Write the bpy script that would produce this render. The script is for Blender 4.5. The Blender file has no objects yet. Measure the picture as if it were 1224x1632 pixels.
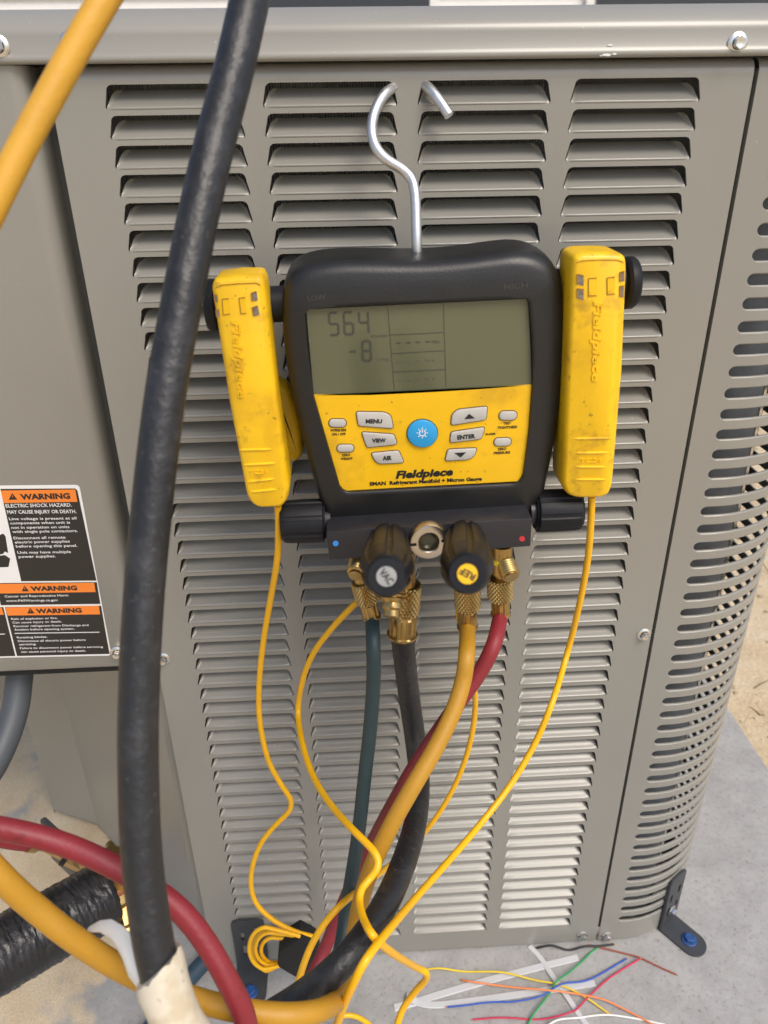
import bpy, bmesh, math, random
from mathutils import Vector, Matrix
random.seed(7)
SC = bpy.context.scene
COL = SC.collection

# ------------------------------------------------------------------ camera
FPX = 1226.0                                   # focal length in photo pixels (1224 x 1632)
CAM = Vector((0.0, -0.6138, 0.9665))
PITCH, YAW, ROLL = 0.4828, 0.0471, -0.0144
cp, sp, cyw, syw = math.cos(PITCH), math.sin(PITCH), math.cos(YAW), math.sin(YAW)
FWD = Vector((syw * cp, cyw * cp, -sp))
r0 = Vector((cyw, -syw, 0)); u0 = r0.cross(FWD)
RGT = math.cos(ROLL) * r0 + math.sin(ROLL) * u0
UPV = -math.sin(ROLL) * r0 + math.cos(ROLL) * u0
cd = bpy.data.cameras.new('camera')
cam = bpy.data.objects.new('camera', cd); COL.objects.link(cam)
m = Matrix((RGT, UPV, -FWD)).transposed().to_4x4(); m.translation = CAM
cam.matrix_world = m
cd.sensor_width = 36; cd.lens = 36 * FPX / 1632; cd.clip_start = 0.02; cd.clip_end = 400
cd.dof.use_dof = True; cd.dof.focus_distance = 0.66; cd.dof.aperture_fstop = 9.0
SC.camera = cam
# ------------------------------------------------------------------ sky, sun, exposure
SUN_ELEV, SUN_AZ = math.radians(54), math.radians(146)      # azimuth clockwise from +Y: high on the right of the unit
w = bpy.data.worlds.new('World'); SC.world = w; w.use_nodes = True
nt = w.node_tree; nt.nodes.clear()
sky = nt.nodes.new('ShaderNodeTexSky'); sky.sky_type = 'NISHITA'; sky.sun_disc = False
sky.sun_elevation = SUN_ELEV; sky.sun_rotation = SUN_AZ
sky.air_density = 1.0; sky.dust_density = 3.5; sky.ozone_density = 1.0
bg = nt.nodes.new('ShaderNodeBackground'); bg.inputs[1].default_value = 0.15
wo = nt.nodes.new('ShaderNodeOutputWorld')
nt.links.new(sky.outputs[0], bg.inputs[0]); nt.links.new(bg.outputs[0], wo.inputs[0])
sd = bpy.data.lights.new('sun', 'SUN'); sd.energy = 1.5; sd.angle = math.radians(28); sd.color = (1, .94, .85)
sun = bpy.data.objects.new('sun', sd); COL.objects.link(sun)
sdir = Vector((math.sin(SUN_AZ) * math.cos(SUN_ELEV), math.cos(SUN_AZ) * math.cos(SUN_ELEV), math.sin(SUN_ELEV)))
sun.rotation_euler = (-sdir).to_track_quat('-Z', 'Y').to_euler(); sun.location = sdir * 5
SC.view_settings.view_transform = 'Standard'; SC.view_settings.look = 'None'
SC.view_settings.exposure = 0.30; SC.view_settings.gamma = 1

# ------------------------------------------------------------------ measuring helpers (photo pixel -> point in the place)
def ray(u, v): return ((u - 612) / FPX) * RGT + ((816 - v) / FPX) * UPV + FWD
def Y(u, v, y=0.0):
    d = ray(u, v); return CAM + d * ((y - CAM.y) / d.y)
def Zp(u, v, z=0.0):
    d = ray(u, v); return CAM + d * ((z - CAM.z) / d.z)
def D(u, v, dep): return CAM + ray(u, v) * dep

# ------------------------------------------------------------------ materials
def nd(t, k, **kw):
    n = t.nodes.new(k)
    for a, b in kw.items(): setattr(n, a, b)
    return n
def mat(name, col, rough=.5, metal=0., noise=0., nscale=30., bump=0., bscale=200., specks=None, coat=0., spec=.5, alpha=None, stain=None, sss=0., bdist=.001):
    M = bpy.data.materials.new(name); M.use_nodes = True
    t = M.node_tree; b = t.nodes['Principled BSDF']; L = t.links
    b.inputs['Roughness'].default_value = rough; b.inputs['Metallic'].default_value = metal
    b.inputs['Specular IOR Level'].default_value = spec; b.inputs['Coat Weight'].default_value = coat
    b.inputs['Coat Roughness'].default_value = .12
    if sss: b.inputs['Subsurface Weight'].default_value = sss; b.inputs['Subsurface Radius'].default_value = (.004, .002, .001)
    tc = nd(t, 'ShaderNodeTexCoord')
    geo = nd(t, 'ShaderNodeNewGeometry')
    cur = None
    rgb = nd(t, 'ShaderNodeRGB'); rgb.outputs[0].default_value = (*col, 1); cur = rgb.outputs[0]
    if noise:
        n = nd(t, 'ShaderNodeTexNoise'); n.inputs['Scale'].default_value = nscale; n.inputs['Detail'].default_value = 3
        L.new(geo.outputs['Position'], n.inputs['Vector'])
        mr = nd(t, 'ShaderNodeMapRange'); mr.inputs[1].default_value = .15; mr.inputs[2].default_value = .85
        mr.inputs[3].default_value = 1 - noise; mr.inputs[4].default_value = 1 + noise
        L.new(n.outputs['Fac'], mr.inputs[0])
        mx = nd(t, 'ShaderNodeVectorMath', operation='MULTIPLY'); L.new(cur, mx.inputs[0])
        cb = nd(t, 'ShaderNodeCombineXYZ')
        for i in range(3): L.new(mr.outputs[0], cb.inputs[i])
        L.new(cb.outputs[0], mx.inputs[1]); cur = mx.outputs[0]
        mr2 = nd(t, 'ShaderNodeMapRange'); mr2.inputs[1].default_value = .15; mr2.inputs[2].default_value = .85
        mr2.inputs[3].default_value = max(0, rough - .06); mr2.inputs[4].default_value = min(1, rough + .06)
        L.new(n.outputs['Fac'], mr2.inputs[0]); L.new(mr2.outputs[0], b.inputs['Roughness'])
    for (sc, thr, scol, strength) in ([specks] if specks else []) + (stain or []):
        n = nd(t, 'ShaderNodeTexNoise'); n.inputs['Scale'].default_value = sc; n.inputs['Detail'].default_value = 3
        n.inputs['Roughness'].default_value = .6
        L.new(geo.outputs['Position'], n.inputs['Vector'])
        mr = nd(t, 'ShaderNodeMapRange'); mr.inputs[1].default_value = thr; mr.inputs[2].default_value = thr + (.06 if sc > 150 else .16)
        mr.inputs[4].default_value = strength
        L.new(n.outputs['Fac'], mr.inputs[0])
        mx = nd(t, 'ShaderNodeMix', data_type='RGBA'); L.new(mr.outputs[0], mx.inputs[0]); L.new(cur, mx.inputs[6])
        mx.inputs[7].default_value = (*scol, 1); cur = mx.outputs[2]
    L.new(cur, b.inputs['Base Color'])
    if bump:
        n = nd(t, 'ShaderNodeTexNoise'); n.inputs['Scale'].default_value = bscale; n.inputs['Detail'].default_value = 4
        L.new(geo.outputs['Position'], n.inputs['Vector'])
        bp = nd(t, 'ShaderNodeBump'); bp.inputs['Strength'].default_value = bump; bp.inputs['Distance'].default_value = bdist
        L.new(n.outputs['Fac'], bp.inputs['Height']); L.new(bp.outputs[0], b.inputs['Normal'])
    if alpha is not None: b.inputs['Alpha'].default_value = alpha
    return M
PAINT = mat('taupe_paint', (.264, .254, .221), .34, noise=.06, nscale=5, bump=.05, bscale=900, specks=(330, .715, (.6, .58, .52), .8), coat=.35)
COILM = mat('coil_fins', (.40, .41, .42), .5, metal=.1, noise=.2, nscale=60)
GALV = mat('zinc_screw', (.75, .74, .70), .28, metal=1., noise=.08, nscale=300)
STEEL = mat('stainless_rod', (.72, .72, .72), .42, metal=1., noise=.05, nscale=200)
BRASS = mat('brass', (.46, .325, .13), .33, metal=1., noise=.15, nscale=250, stain=[(120, .6, (.30, .17, .05), .6)])
RUBBER = mat('black_rubber_boot', (.013, .013, .013), .40, noise=.15, nscale=60, bump=.15, bscale=700, stain=[(26, .62, (.04, .037, .03), .35)])
BLKPL = mat('black_plastic', (.012, .0125, .015), .46, spec=.22, noise=.12, nscale=80, bump=.1, bscale=900, specks=(420, .79, (.35, .33, .28), .5))
ANOD = mat('black_anodised', (.02, .02, .024), .38, noise=.1, nscale=90, specks=(500, .80, (.4, .38, .34), .6))
YEL = mat('yellow_plastic', (.88, .525, .008), .40, noise=.08, nscale=35, bump=.1, bscale=500, stain=[(20, .49, (.55, .28, .010), .5), (55, .57, (.36, .19, .02), .6), (210, .66, (.16, .09, .02), .6)])
YFACE = mat('yellow_overlay', (.87, .50, .006), .42, noise=.05, nscale=40, bump=.05, bscale=900, stain=[(24, .50, (.58, .32, .012), .6), (70, .62, (.48, .27, .02), .4), (230, .68, (.2, .12, .03), .6)])
BTN = mat('grey_button', (.50, .48, .44), .45, noise=.05, nscale=120)
BLUEB = mat('blue_button', (.03, .34, .68), .38, noise=.05, nscale=100)
LCD = mat('lcd_glass', (.112, .117, .064), .16, noise=.12, nscale=14, coat=.5)
LCDI = mat('lcd_ink', (.055, .058, .045), .3)
LCDI2 = mat('lcd_faint_ink', (.10, .102, .07), .3)
INK = mat('black_ink', (.015, .014, .012), .5)
WHT = mat('white_print', (.78, .78, .76), .4, noise=.04, nscale=50)
ORG = mat('orange_print', (.85, .23, .03), .4)
LBLK = mat('label_black', (.02, .019, .018), .34)
BLKGAP = mat('gasket_gap_black', (.012, .012, .012), .7)
HBLK = mat('black_hose', (.015, .0155, .017), .42, noise=.2, nscale=30, bump=1., bscale=150, bdist=.0010, stain=[(55, .52, (.042, .042, .045), .5), (260, .64, (.07, .07, .07), .5)])
HTEAL = mat('teal_hose', (.020, .042, .046), .5, noise=.12, nscale=60, bump=.2, bscale=400)
HYEL = mat('mustard_hose', (.46, .235, .016), .5, noise=.08, nscale=60, bump=.25, bscale=350, stain=[(90, .66, (.30, .15, .02), .5)])
HYEL2 = mat('bright_mustard_hose', (.60, .32, .03), .5, noise=.08, nscale=60, bump=.25, bscale=350)
HRED = mat('red_hose', (.23, .018, .026), .5, noise=.12, nscale=60, bump=.3, bscale=350, stain=[(80, .62, (.10, .01, .014), .6)])
CABLE = mat('yellow_cable', (.88, .46, .004), .38, noise=.06, nscale=90)
VELC = mat('black_hook_strap', (.010, .010, .009), .9, bump=.5, bscale=900)
TAPE = mat('black_tape', (.015, .015, .016), .3, noise=.3, nscale=60, bump=1., bscale=160, specks=(140, .70, (.4, .39, .36), .6))
PVC = mat('cream_sleeve', (.62, .56, .44), .55, noise=.12, nscale=40, stain=[(50, .52, (.42, .31, .16), .5), (230, .64, (.2, .15, .1), .6)])
COND = mat('grey_conduit', (.075, .085, .095), .5, noise=.1, nscale=40, bump=.2, bscale=300)
BRKT = mat('bracket_metal', (.065, .068, .073), .45, metal=.3, noise=.15, nscale=60, specks=(250, .68, (.3, .29, .27), .5))
BLUBOLT = mat('blue_bolt', (.02, .07, .22), .5, noise=.4, nscale=200)
COPPER = mat('copper', (.60, .26, .14), .35, metal=1.)
def wire_mat(n, c): return mat(n, c, .4)

def ground_mat(name, kind):
    M = bpy.data.materials.new(name); M.use_nodes = True
    t = M.node_tree; b = t.nodes['Principled BSDF']; L = t.links
    geo = nd(t, 'ShaderNodeNewGeometry')
    def noise(sc, det=8, rg=.6):
        n = nd(t, 'ShaderNodeTexNoise'); n.inputs['Scale'].default_value = sc; n.inputs['Detail'].default_value = det
        n.inputs['Roughness'].default_value = rg; L.new(geo.outputs['Position'], n.inputs['Vector']); return n.outputs['Fac']
    def ramp(f, stops):
        r = nd(t, 'ShaderNodeValToRGB'); e = r.color_ramp.elements
        while len(e) < len(stops): e.new(.5)
        for i, (p, c) in enumerate(stops): e[i].position = p; e[i].color = (*c, 1)
        L.new(f, r.inputs[0]); return r.outputs[0]
    def mix(f, a, bb, typ='MIX'):
        x = nd(t, 'ShaderNodeMix', data_type='RGBA', blend_type=typ)
        if isinstance(f, float): x.inputs[0].default_value = f
        else: L.new(f, x.inputs[0])
        L.new(a, x.inputs[6]); L.new(bb, x.inputs[7]); return x.outputs[2]
    sand = ramp(noise(9), [(.25, (.52, .38, .23)), (.5, (.68, .54, .35)), (.8, (.78, .67, .49))])
    grain = ramp(noise(420, 3), [(.3, (.55, .55, .55)), (.6, (1, 1, 1))])
    sand = mix(.6, sand, grain, 'MULTIPLY')
    if kind == 'pad':
        conc = ramp(noise(22, 10, .7), [(.25, (.28, .274, .262)), (.5, (.35, .343, .33)), (.75, (.42, .412, .395))])
        pits = ramp(noise(150, 6, .75), [(.30, (.35, .35, .35)), (.44, (.9, .9, .9)), (.7, (1, 1, 1))])
        conc = mix(.75, conc, pits, 'MULTIPLY')
        sx = nd(t, 'ShaderNodeSeparateXYZ'); L.new(geo.outputs['Position'], sx.inputs[0])
        mr = nd(t, 'ShaderNodeMapRange'); mr.inputs[1].default_value = -.22; mr.inputs[2].default_value = -.42
        mr.inputs[3].default_value = -.35; mr.inputs[4].default_value = .12
        L.new(sx.outputs[0], mr.inputs[0])
        ad = nd(t, 'ShaderNodeMath', operation='ADD'); L.new(mr.outputs[0], ad.inputs[0]); L.new(noise(7, 5, .55), ad.inputs[1])
        msk = ramp(ad.outputs[0], [(.47, (0, 0, 0)), (.56, (1, 1, 1))])
        col = mix(msk, conc, sand)
        b.inputs['Roughness'].default_value = .8
    else:
        peb = ramp(noise(60, 5, .75), [(.28, (.35, .30, .24)), (.40, (1, 1, 1))])
        col = mix(.7, sand, peb, 'MULTIPLY'); b.inputs['Roughness'].default_value = .95
    L.new(col, b.inputs['Base Color'])
    bp = nd(t, 'ShaderNodeBump'); bp.inputs['Strength'].default_value = .5 if kind == 'pad' else .9
    bp.inputs['Distance'].default_value = .002 if kind == 'pad' else .008
    L.new(noise(150 if kind == 'pad' else 70, 6, .7), bp.inputs['Height']); L.new(bp.outputs[0], b.inputs['Normal'])
    return M
PADM = ground_mat('concrete_dusted_with_sand', 'pad')
SANDM = ground_mat('sand', 'sand')

# ------------------------------------------------------------------ mesh helpers
def mk(name, me, mt, parent=None, loc=None):
    o = bpy.data.objects.new(name, me); COL.objects.link(o)
    if mt and not me.materials: me.materials.append(mt)
    if parent: o.parent = parent
    if loc is not None: o.location = loc
    return o
def wloc(o):
    v = Vector((0, 0, 0))
    while o: v = v + o.location; o = o.parent
    return v
def put(name, vf, mt, parent=None, origin=None, smooth=True, angle=35):
    """vf = (verts in world space, faces); the object's origin is its parent's, or the given point."""
    verts, faces = vf
    org = wloc(parent) if parent else (origin or Vector((0, 0, 0)))
    me = bpy.data.meshes.new(name)
    me.from_pydata([tuple(Vector(v) - org) for v in verts], [], faces)
    bm = bmesh.new(); bm.from_mesh(me); bmesh.ops.recalc_face_normals(bm, faces=bm.faces); bm.to_mesh(me); bm.free()
    if smooth:
        me.shade_smooth(); me.set_sharp_from_angle(angle=math.radians(angle))
    return mk(name, me, mt, parent, None if parent else org)
def thing(name, loc, label, cat, group=None, kind=None):
    o = bpy.data.objects.new(name, None); COL.objects.link(o); o.location = loc; o.empty_display_size = .05
    return tag(o, label, cat, group, kind)
def tag(o, label=None, cat=None, group=None, kind=None):
    if label: o['label'] = label
    if cat: o['category'] = cat
    if group: o['group'] = group
    if kind: o['kind'] = kind
    return o
def join(*vfs):
    V, F = [], []
    for v, f in vfs:
        n = len(V); V += list(v); F += [[i + n for i in q] for q in f]
    return V, F
def catmull(pts, n=10):
    P = [Vector(p) for p in pts]; P = [2 * P[0] - P[1]] + P + [2 * P[-1] - P[-2]]; out = []
    for i in range(1, len(P) - 2):
        a, b, c, d = P[i - 1], P[i], P[i + 1], P[i + 2]
        for k in range(n):
            t = k / n
            out.append(.5 * ((2 * b) + (c - a) * t + (2 * a - 5 * b + 4 * c - d) * t * t + (3 * b - a - 3 * c + d) * t ** 3))
    out.append(P[-2]); return out
def relax(P, it=2):
    for _ in range(it):
        P = [P[0]] + [(P[i - 1] + 2 * P[i] + P[i + 1]) / 4 for i in range(1, len(P) - 1)] + [P[-1]]
    return P
def tube(path, r, seg=16, caps=True):
    P = [Vector(p) for p in path]; n = len(P); V, F = [], []
    T = [(P[min(i + 1, n - 1)] - P[max(i - 1, 0)]).normalized() for i in range(n)]
    up = T[0].orthogonal().normalized()
    for i in range(n):
        up = (up - T[i] * up.dot(T[i])).normalized(); b = T[i].cross(up)
        rr = r(i / (n - 1)) if callable(r) else r
        for k in range(seg):
            a = 2 * math.pi * k / seg; V.append(P[i] + (up * math.cos(a) + b * math.sin(a)) * rr)
    for i in range(n - 1):
        for k in range(seg):
            k2 = (k + 1) % seg; F.append([i * seg + k, i * seg + k2, (i + 1) * seg + k2, (i + 1) * seg + k])
    if caps: F.append(list(range(seg))[::-1]); F.append([(n - 1) * seg + k for k in range(seg)])
    return V, F
def lathe(prof, org, axis, seg=24, mod=None, cap=(True, True), up=None):
    """prof: list of (radius, distance along axis)"""
    a = Vector(axis).normalized(); e1 = (Vector(up) - a * Vector(up).dot(a)).normalized() if up is not None else a.orthogonal().normalized(); e2 = a.cross(e1); org = Vector(org)
    V, F = [], []
    for j, (r, h) in enumerate(prof):
        for k in range(seg):
            t = 2 * math.pi * k / seg; rr = r * (mod(t, j, k) if mod else 1)
            V.append(org + a * h + (e1 * math.cos(t) + e2 * math.sin(t)) * rr)
    for j in range(len(prof) - 1):
        for k in range(seg):
            k2 = (k + 1) % seg; F.append([j * seg + k, j * seg + k2, (j + 1) * seg + k2, (j + 1) * seg + k])
    if cap[0]: F.append(list(range(seg))[::-1])
    if cap[1]: F.append([(len(prof) - 1) * seg + k for k in range(seg)])
    return V, F
def box(a, b, bev=0., seg=2, ex=Vector((1, 0, 0)), ez=Vector((0, 0, 1)), c=None):
    """axis aligned box, or about c along ex / y / ez"""
    bm = bmesh.new(); a = Vector(a); b = Vector(b)
    bmesh.ops.create_cube(bm, size=1)
    for v in bm.verts:
        v.co = Vector(((a.x + b.x) / 2 + v.co.x * (b.x - a.x), (a.y + b.y) / 2 + v.co.y * (b.y - a.y), (a.z + b.z) / 2 + v.co.z * (b.z - a.z)))
    if bev: bmesh.ops.bevel(bm, geom=list(bm.edges), offset=bev, segments=seg, profile=.5, affect='EDGES')
    bm.verts.index_update()
    V = [v.co.copy() for v in bm.verts]; F = [[v.index for v in f.verts] for f in bm.faces]; bm.free()
    if c is not None: ey = ez.cross(ex); V = [c + ex * v.x + ey * v.y + ez * v.z for v in V]
    return V, F
def fillet(pts, r, n=4):
    """round the corners of a closed 3D planar polygon"""
    out = []; N = len(pts)
    for i in range(N):
        p = Vector(pts[i]); a = Vector(pts[i - 1]); b = Vector(pts[(i + 1) % N]); rr = r[i] if isinstance(r, (list, tuple)) else r
        da, db = (a - p), (b - p); d = min(rr, da.length * .45, db.length * .45)
        if d < 1e-6: out.append(p); continue
        pa = p + da.normalized() * d; pb = p + db.normalized() * d
        for k in range(n + 1):
            t = k / n; out.append(pa * (1 - t) ** 2 + p * 2 * t * (1 - t) + pb * t * t)
    return out
def loft(outline, rings, capend=True, capstart=True):
    """outline: planar closed polygon in an XZ plane; rings: (inset, y). Insets follow the inward normals."""
    N = len(outline); c = sum((Vector(p) for p in outline), Vector()) / N; V, F = [], []
    nrm = []
    area = sum(outline[i].x * outline[(i + 1) % N].z - outline[(i + 1) % N].x * outline[i].z for i in range(N))
    s = 1 if area > 0 else -1
    for i in range(N):
        t = (outline[(i + 1) % N] - outline[i - 1]); t = Vector((t.x, 0, t.z)).normalized()
        nrm.append(Vector((-t.z * s, 0, t.x * s)))
    for ins, y in rings:
        for i in range(N):
            p = outline[i] + nrm[i] * ins; V.append(Vector((p.x, y, p.z)))
    for j in range(len(rings) - 1):
        for i in range(N):
            i2 = (i + 1) % N; F.append([j * N + i, j * N + i2, (j + 1) * N + i2, (j + 1) * N + i])
    if capstart: F.append(list(range(N))[::-1])
    if capend: F.append([(len(rings) - 1) * N + i for i in range(N)])
    return V, F
def plate(pix, y0, y1, bev=.0006, r=.002, n=3):
    """a rounded slab whose outline is measured in the photo on the plane y1 (front)"""
    o = fillet([Y(u, v, y1) for u, v in pix], r, n)
    return loft(o, [(0, y0), (0, y1 + bev), (bev * .35, y1 + bev * .3), (bev, y1)])
_tc = {}
def text_mesh(s, bold, shear):
    key = (s, bold, shear)
    if key in _tc: return _tc[key]
    cu = bpy.data.curves.new('t', 'FONT'); cu.body = s; cu.size = 1; cu.offset = bold; cu.shear = shear; cu.resolution_u = 2
    cu.extrude = .5; cu.fill_mode = 'BOTH'
    o = bpy.data.objects.new('t', cu); COL.objects.link(o)
    me = bpy.data.meshes.new_from_object(o.evaluated_get(bpy.context.evaluated_depsgraph_get()))
    V = [v.co.copy() for v in me.vertices]; F = [list(p.vertices) for p in me.polygons]
    bpy.data.objects.remove(o); bpy.data.curves.remove(cu); bpy.data.meshes.remove(me)
    x0 = min(v.x for v in V); x1 = max(v.x for v in V); cap = .69
    V = [Vector(((v.x - x0) / (x1 - x0), v.y / cap, v.z)) for v in V]
    _tc[key] = (V, F); return V, F
def text(s, A, B, h, y, mt, parent, bold=.0, shear=0., thick=.0003, name='lettering', turn=0):
    """lettering from photo point A (left end of the baseline) to B on plane y, capitals h pixels tall"""
    V, F = text_mesh(s, bold, shear)
    a, b = Y(*A, y), Y(*B, y); ex = b - a
    px = ex.length / max(1e-6, math.hypot(B[0] - A[0], B[1] - A[1]))
    d = ex.normalized(); upv = Vector((-d.z, 0, d.x)) * h * px
    return put(name, ([a + ex * v.x + upv * v.y + Vector((0, -1, 0)) * thick * (v.z + .5) for v in V], F), mt, parent, smooth=False)
def lay(pts, y, mt, parent, name, th=.0004, r=.0):
    """thin printed shape on plane y"""
    o = [Y(u, v, y) for u, v in pts]
    if r: o = fillet(o, r)
    return put(name, loft(o, [(0, y), (0, y - th)]), mt, parent, smooth=False)
def line(a, b, wpx, y, mt, parent, name='line', th=.0003):
    dx, dy = b[0] - a[0], b[1] - a[1]; L = math.hypot(dx, dy); nx, ny = -dy / L * wpx / 2, dx / L * wpx / 2
    return lay([(a[0] + nx, a[1] + ny), (b[0] + nx, b[1] + ny), (b[0] - nx, b[1] - ny), (a[0] - nx, a[1] - ny)], y, mt, parent, name, th)

# ================================================================== THE SETTING
gv = [(-60, -60, -.03), (60, -60, -.03), (60, 60, -.03), (-60, 60, -.03)]
sand_o = tag(put('sandy_ground', (gv, [[0, 1, 2, 3]]), SANDM), 'pale dry sand around the concrete pad', None, kind='structure')
pad = tag(put('concrete_pad', box((-.665, -.75, -.12), (.668, 1.0, 0), .006, 2), PADM), 'grey concrete equipment pad dusted with sand', None, kind='structure')
# a neighbouring house far behind, a sliver of which shows above the unit
house = thing('house', (0, 7, -.03), 'pale sided house in the far background above the unit top', 'house')
HW = mat('white_siding', (.72, .72, .70), .6, noise=.04, nscale=3)
HD = mat('dark_window_glass', (.03, .035, .045), .12)
put('wall', box((-7, 7.06, -.03), (7, 10, 4)), HW, house, smooth=False)
sid = None
for i in range(20):
    if sid is None:
        sid = put('siding_board', ([(-7, 7.058, .0), (7, 7.058, .0), (7, 7.03, 0), (-7, 7.03, 0), (-7, 7.058, .195), (7, 7.058, .195)],
                                   [[3, 2, 5, 4], [0, 3, 4], [1, 5, 2], [0, 1, 2, 3]]), HW, house, smooth=False)
    else:
        c = sid.copy(); COL.objects.link(c); c.parent = house; c.location = sid.location + Vector((0, 0, .2 * i))
for x0, x1 in ((-5.0, -3.55), (-.6, .8), (2.2, 4.2)):
    wd = put('window', box((x0 - .08, 6.99, .95), (x1 + .08, 7.03, 2.6), .01), HW, house, smooth=False)
    put('pane', box((x0, 6.98, 1.03), (x1, 6.99, 2.52)), HD, wd, smooth=False)
put('roof', ([(-7.4, 6.5, 3.9), (7.4, 6.5, 3.9), (7.4, 9, 5.4), (-7.4, 9, 5.4), (-7.4, 6.5, 4.02), (7.4, 6.5, 4.02), (7.4, 9, 5.52), (-7.4, 9, 5.52)],
             [[0, 1, 2, 3], [4, 5, 6, 7], [0, 1, 5, 4], [1, 2, 6, 5], [2, 3, 7, 6], [3, 0, 4, 7]]), mat('roof_shingle', (.09, .085, .08), .8, noise=.3, nscale=8), house, smooth=False)

# ================================================================== CONDENSER UNIT
Z0 = .968; PT = .019; NR = 50
unit = thing('condenser_unit', (.05, .3, 0), 'taupe outdoor air conditioner unit with louvered front panel', 'air conditioner')
COLX = [(-.1609, -.0660), (-.0520, .0425), (.0570, .1520), (.1662, .2604)]
XL, XR, SEAM2 = -.197, .2965, .3000
HH = .0155
# slot outline, bottom edge z = 0, wider at the bottom
def slot_outline(xa, xb):
    t = .0022; pts = []
    def arc(cx, cz, r, a0):
        return [(cx + r * math.cos(math.radians(a0 + k * 22.5)), cz + r * math.sin(math.radians(a0 + k * 22.5))) for k in range(5)]
    out = arc(xb - t - .0042, HH - .0042, .0042, 0) + arc(xa + t + .0042, HH - .0042, .0042, 90) + arc(xa + .0022, .0022, .0022, 180) + arc(xb - .0022, .0022, .0022, 270)
    return out
def panel_cells():
    V, F = [], []
    xs = [XL] + [(COLX[i][1] + COLX[i + 1][0]) / 2 for i in range(3)] + [XR]
    def quad(a, b, c, d):
        n = len(V); V.extend([Vector(p) for p in (a, b, c, d)]); F.append([n, n + 1, n + 2, n + 3])
    gap = (PT - HH) / 2
    for ci, (xa, xb) in enumerate(COLX):
        for r in range(NR):
            zb = Z0 - r * PT; lo, hi = zb - gap, zb + HH + gap; L_, R_ = xs[ci], xs[ci + 1]
            P = slot_outline(xa, xb); n0 = len(V); Q = []
            for k, (x, z) in enumerate(P):
                c, j = divmod(k, 5)
                if c == 0: q = [(R_, z), (R_, z), (R_, HH + gap), (x, HH + gap), (x, HH + gap)][j]
                elif c == 1: q = [(x, HH + gap), (x, HH + gap), (L_, HH + gap), (L_, z), (L_, z)][j]
                elif c == 2: q = [(L_, z), (L_, z), (L_, -gap), (x, -gap), (x, -gap)][j]
                else: q = [(x, -gap), (x, -gap), (R_, -gap), (R_, z), (R_, z)][j]
                Q.append(q)
            N = len(P)
            V.extend(Vector((x, 0, zb + z)) for x, z in Q); V.extend(Vector((x, 0, zb + z)) for x, z in P)
            V.extend(Vector((x, .0018, zb + z + (.0004 if z > HH / 2 else 0))) for x, z in P)
            for k in range(N):
                k2 = (k + 1) % N
                F.append([n0 + k, n0 + k2, n0 + N + k2, n0 + N + k]); F.append([n0 + N + k, n0 + N + k2, n0 + 2 * N + k2, n0 + 2 * N + k])
    ztop = Z0 + HH + gap; zbot = Z0 - (NR - 1) * PT - gap
    quad((XL, 0, .004), (XR, 0, .004), (XR, 0, zbot), (XL, 0, zbot))
    prof = [(0, ztop), (0, .9862), (.0006, .9890), (.0022, .9920), (.0050, .9944), (.0085, .9960), (.012, .9968)]
    for (y0, z0), (y1, z1) in zip(prof, prof[1:]): quad((XL, y0, z0), (XR, y0, z0), (XR, y1, z1), (XL, y1, z1))
    quad((XL, 0, .004), (XL, 0, .9885), (XL, .016, .9885), (XL, .016, .004))
    quad((XR, 0, .004), (XR, 0, .9885), (XR, .014, .9885), (XR, .014, .004))
    quad((XL, 0, .004), (XR, 0, .004), (XR, .02, .004), (XL, .02, .004))
    return V, F
def build_flat(name, vf, mt, parent):
    o = put(name, vf, mt, parent, smooth=False); bm = bmesh.new(); bm.from_mesh(o.data)
    bmesh.ops.remove_doubles(bm, verts=bm.verts, dist=1e-6); bmesh.ops.recalc_face_normals(bm, faces=bm.faces); bm.to_mesh(o.data); bm.free()
    o.data.shade_smooth(); o.data.set_sharp_from_angle(angle=math.radians(40)); return o
panel = build_flat('louver_panel', panel_cells(), PAINT, unit)
# one pressed louver: attached along the bottom and the ends, tipped inwards at the top
def louver(xa, xb):
    nu, nv = 26, 9; V, F = [], []; wd = xb - xa; xc = (xa + xb) / 2
    vs = [0, .025, .055, .09, .13, .18, .25, .36, .52, .68, .84, 1.]
    us = []
    for i in range(nu + 1):
        a = i / nu; us.append(.5 - .5 * math.cos(a * math.pi) if False else a)
    edge = [0, .003, .008, .014, .021, .030, .050]
    us = edge + [.05 + (1 - .10) * i / 8 for i in range(1, 8)] + [1 - e for e in reversed(edge)]
    for v in vs:
        zt = v * HH * .80
        half = wd / 2 - .0021 * min(1, zt / (HH - .004)) - .0001 - .0030 * v ** .9
        if v > .7: half -= .0026 * (1 - math.sqrt(max(0, 1 - ((v - .7) / .3) ** 2)))
        if zt < .0022: half -= .0022 * (1 - math.sqrt(max(0, 1 - (1 - zt / .0022) ** 2)))
        for u in us:
            e = min(u, 1 - u) * wd
            g = min(1, e / .0030); g = math.sin(g * math.pi / 2)
            dep = .0150 * (v ** 1.15) * (.55 + .45 * g)
            roll = -.0017 * math.sin(min(1, v / .27) * math.pi) * min(1, e / .004)
            V.append(Vector(((u - .5) * 2 * half, dep + roll + .0002, zt)))
    W = len(us)
    for j in range(len(vs) - 1):
        for i in range(W - 1): F.append([j * W + i, j * W + i + 1, (j + 1) * W + i + 1, (j + 1) * W + i])
    return V, F
lv = None
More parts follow.
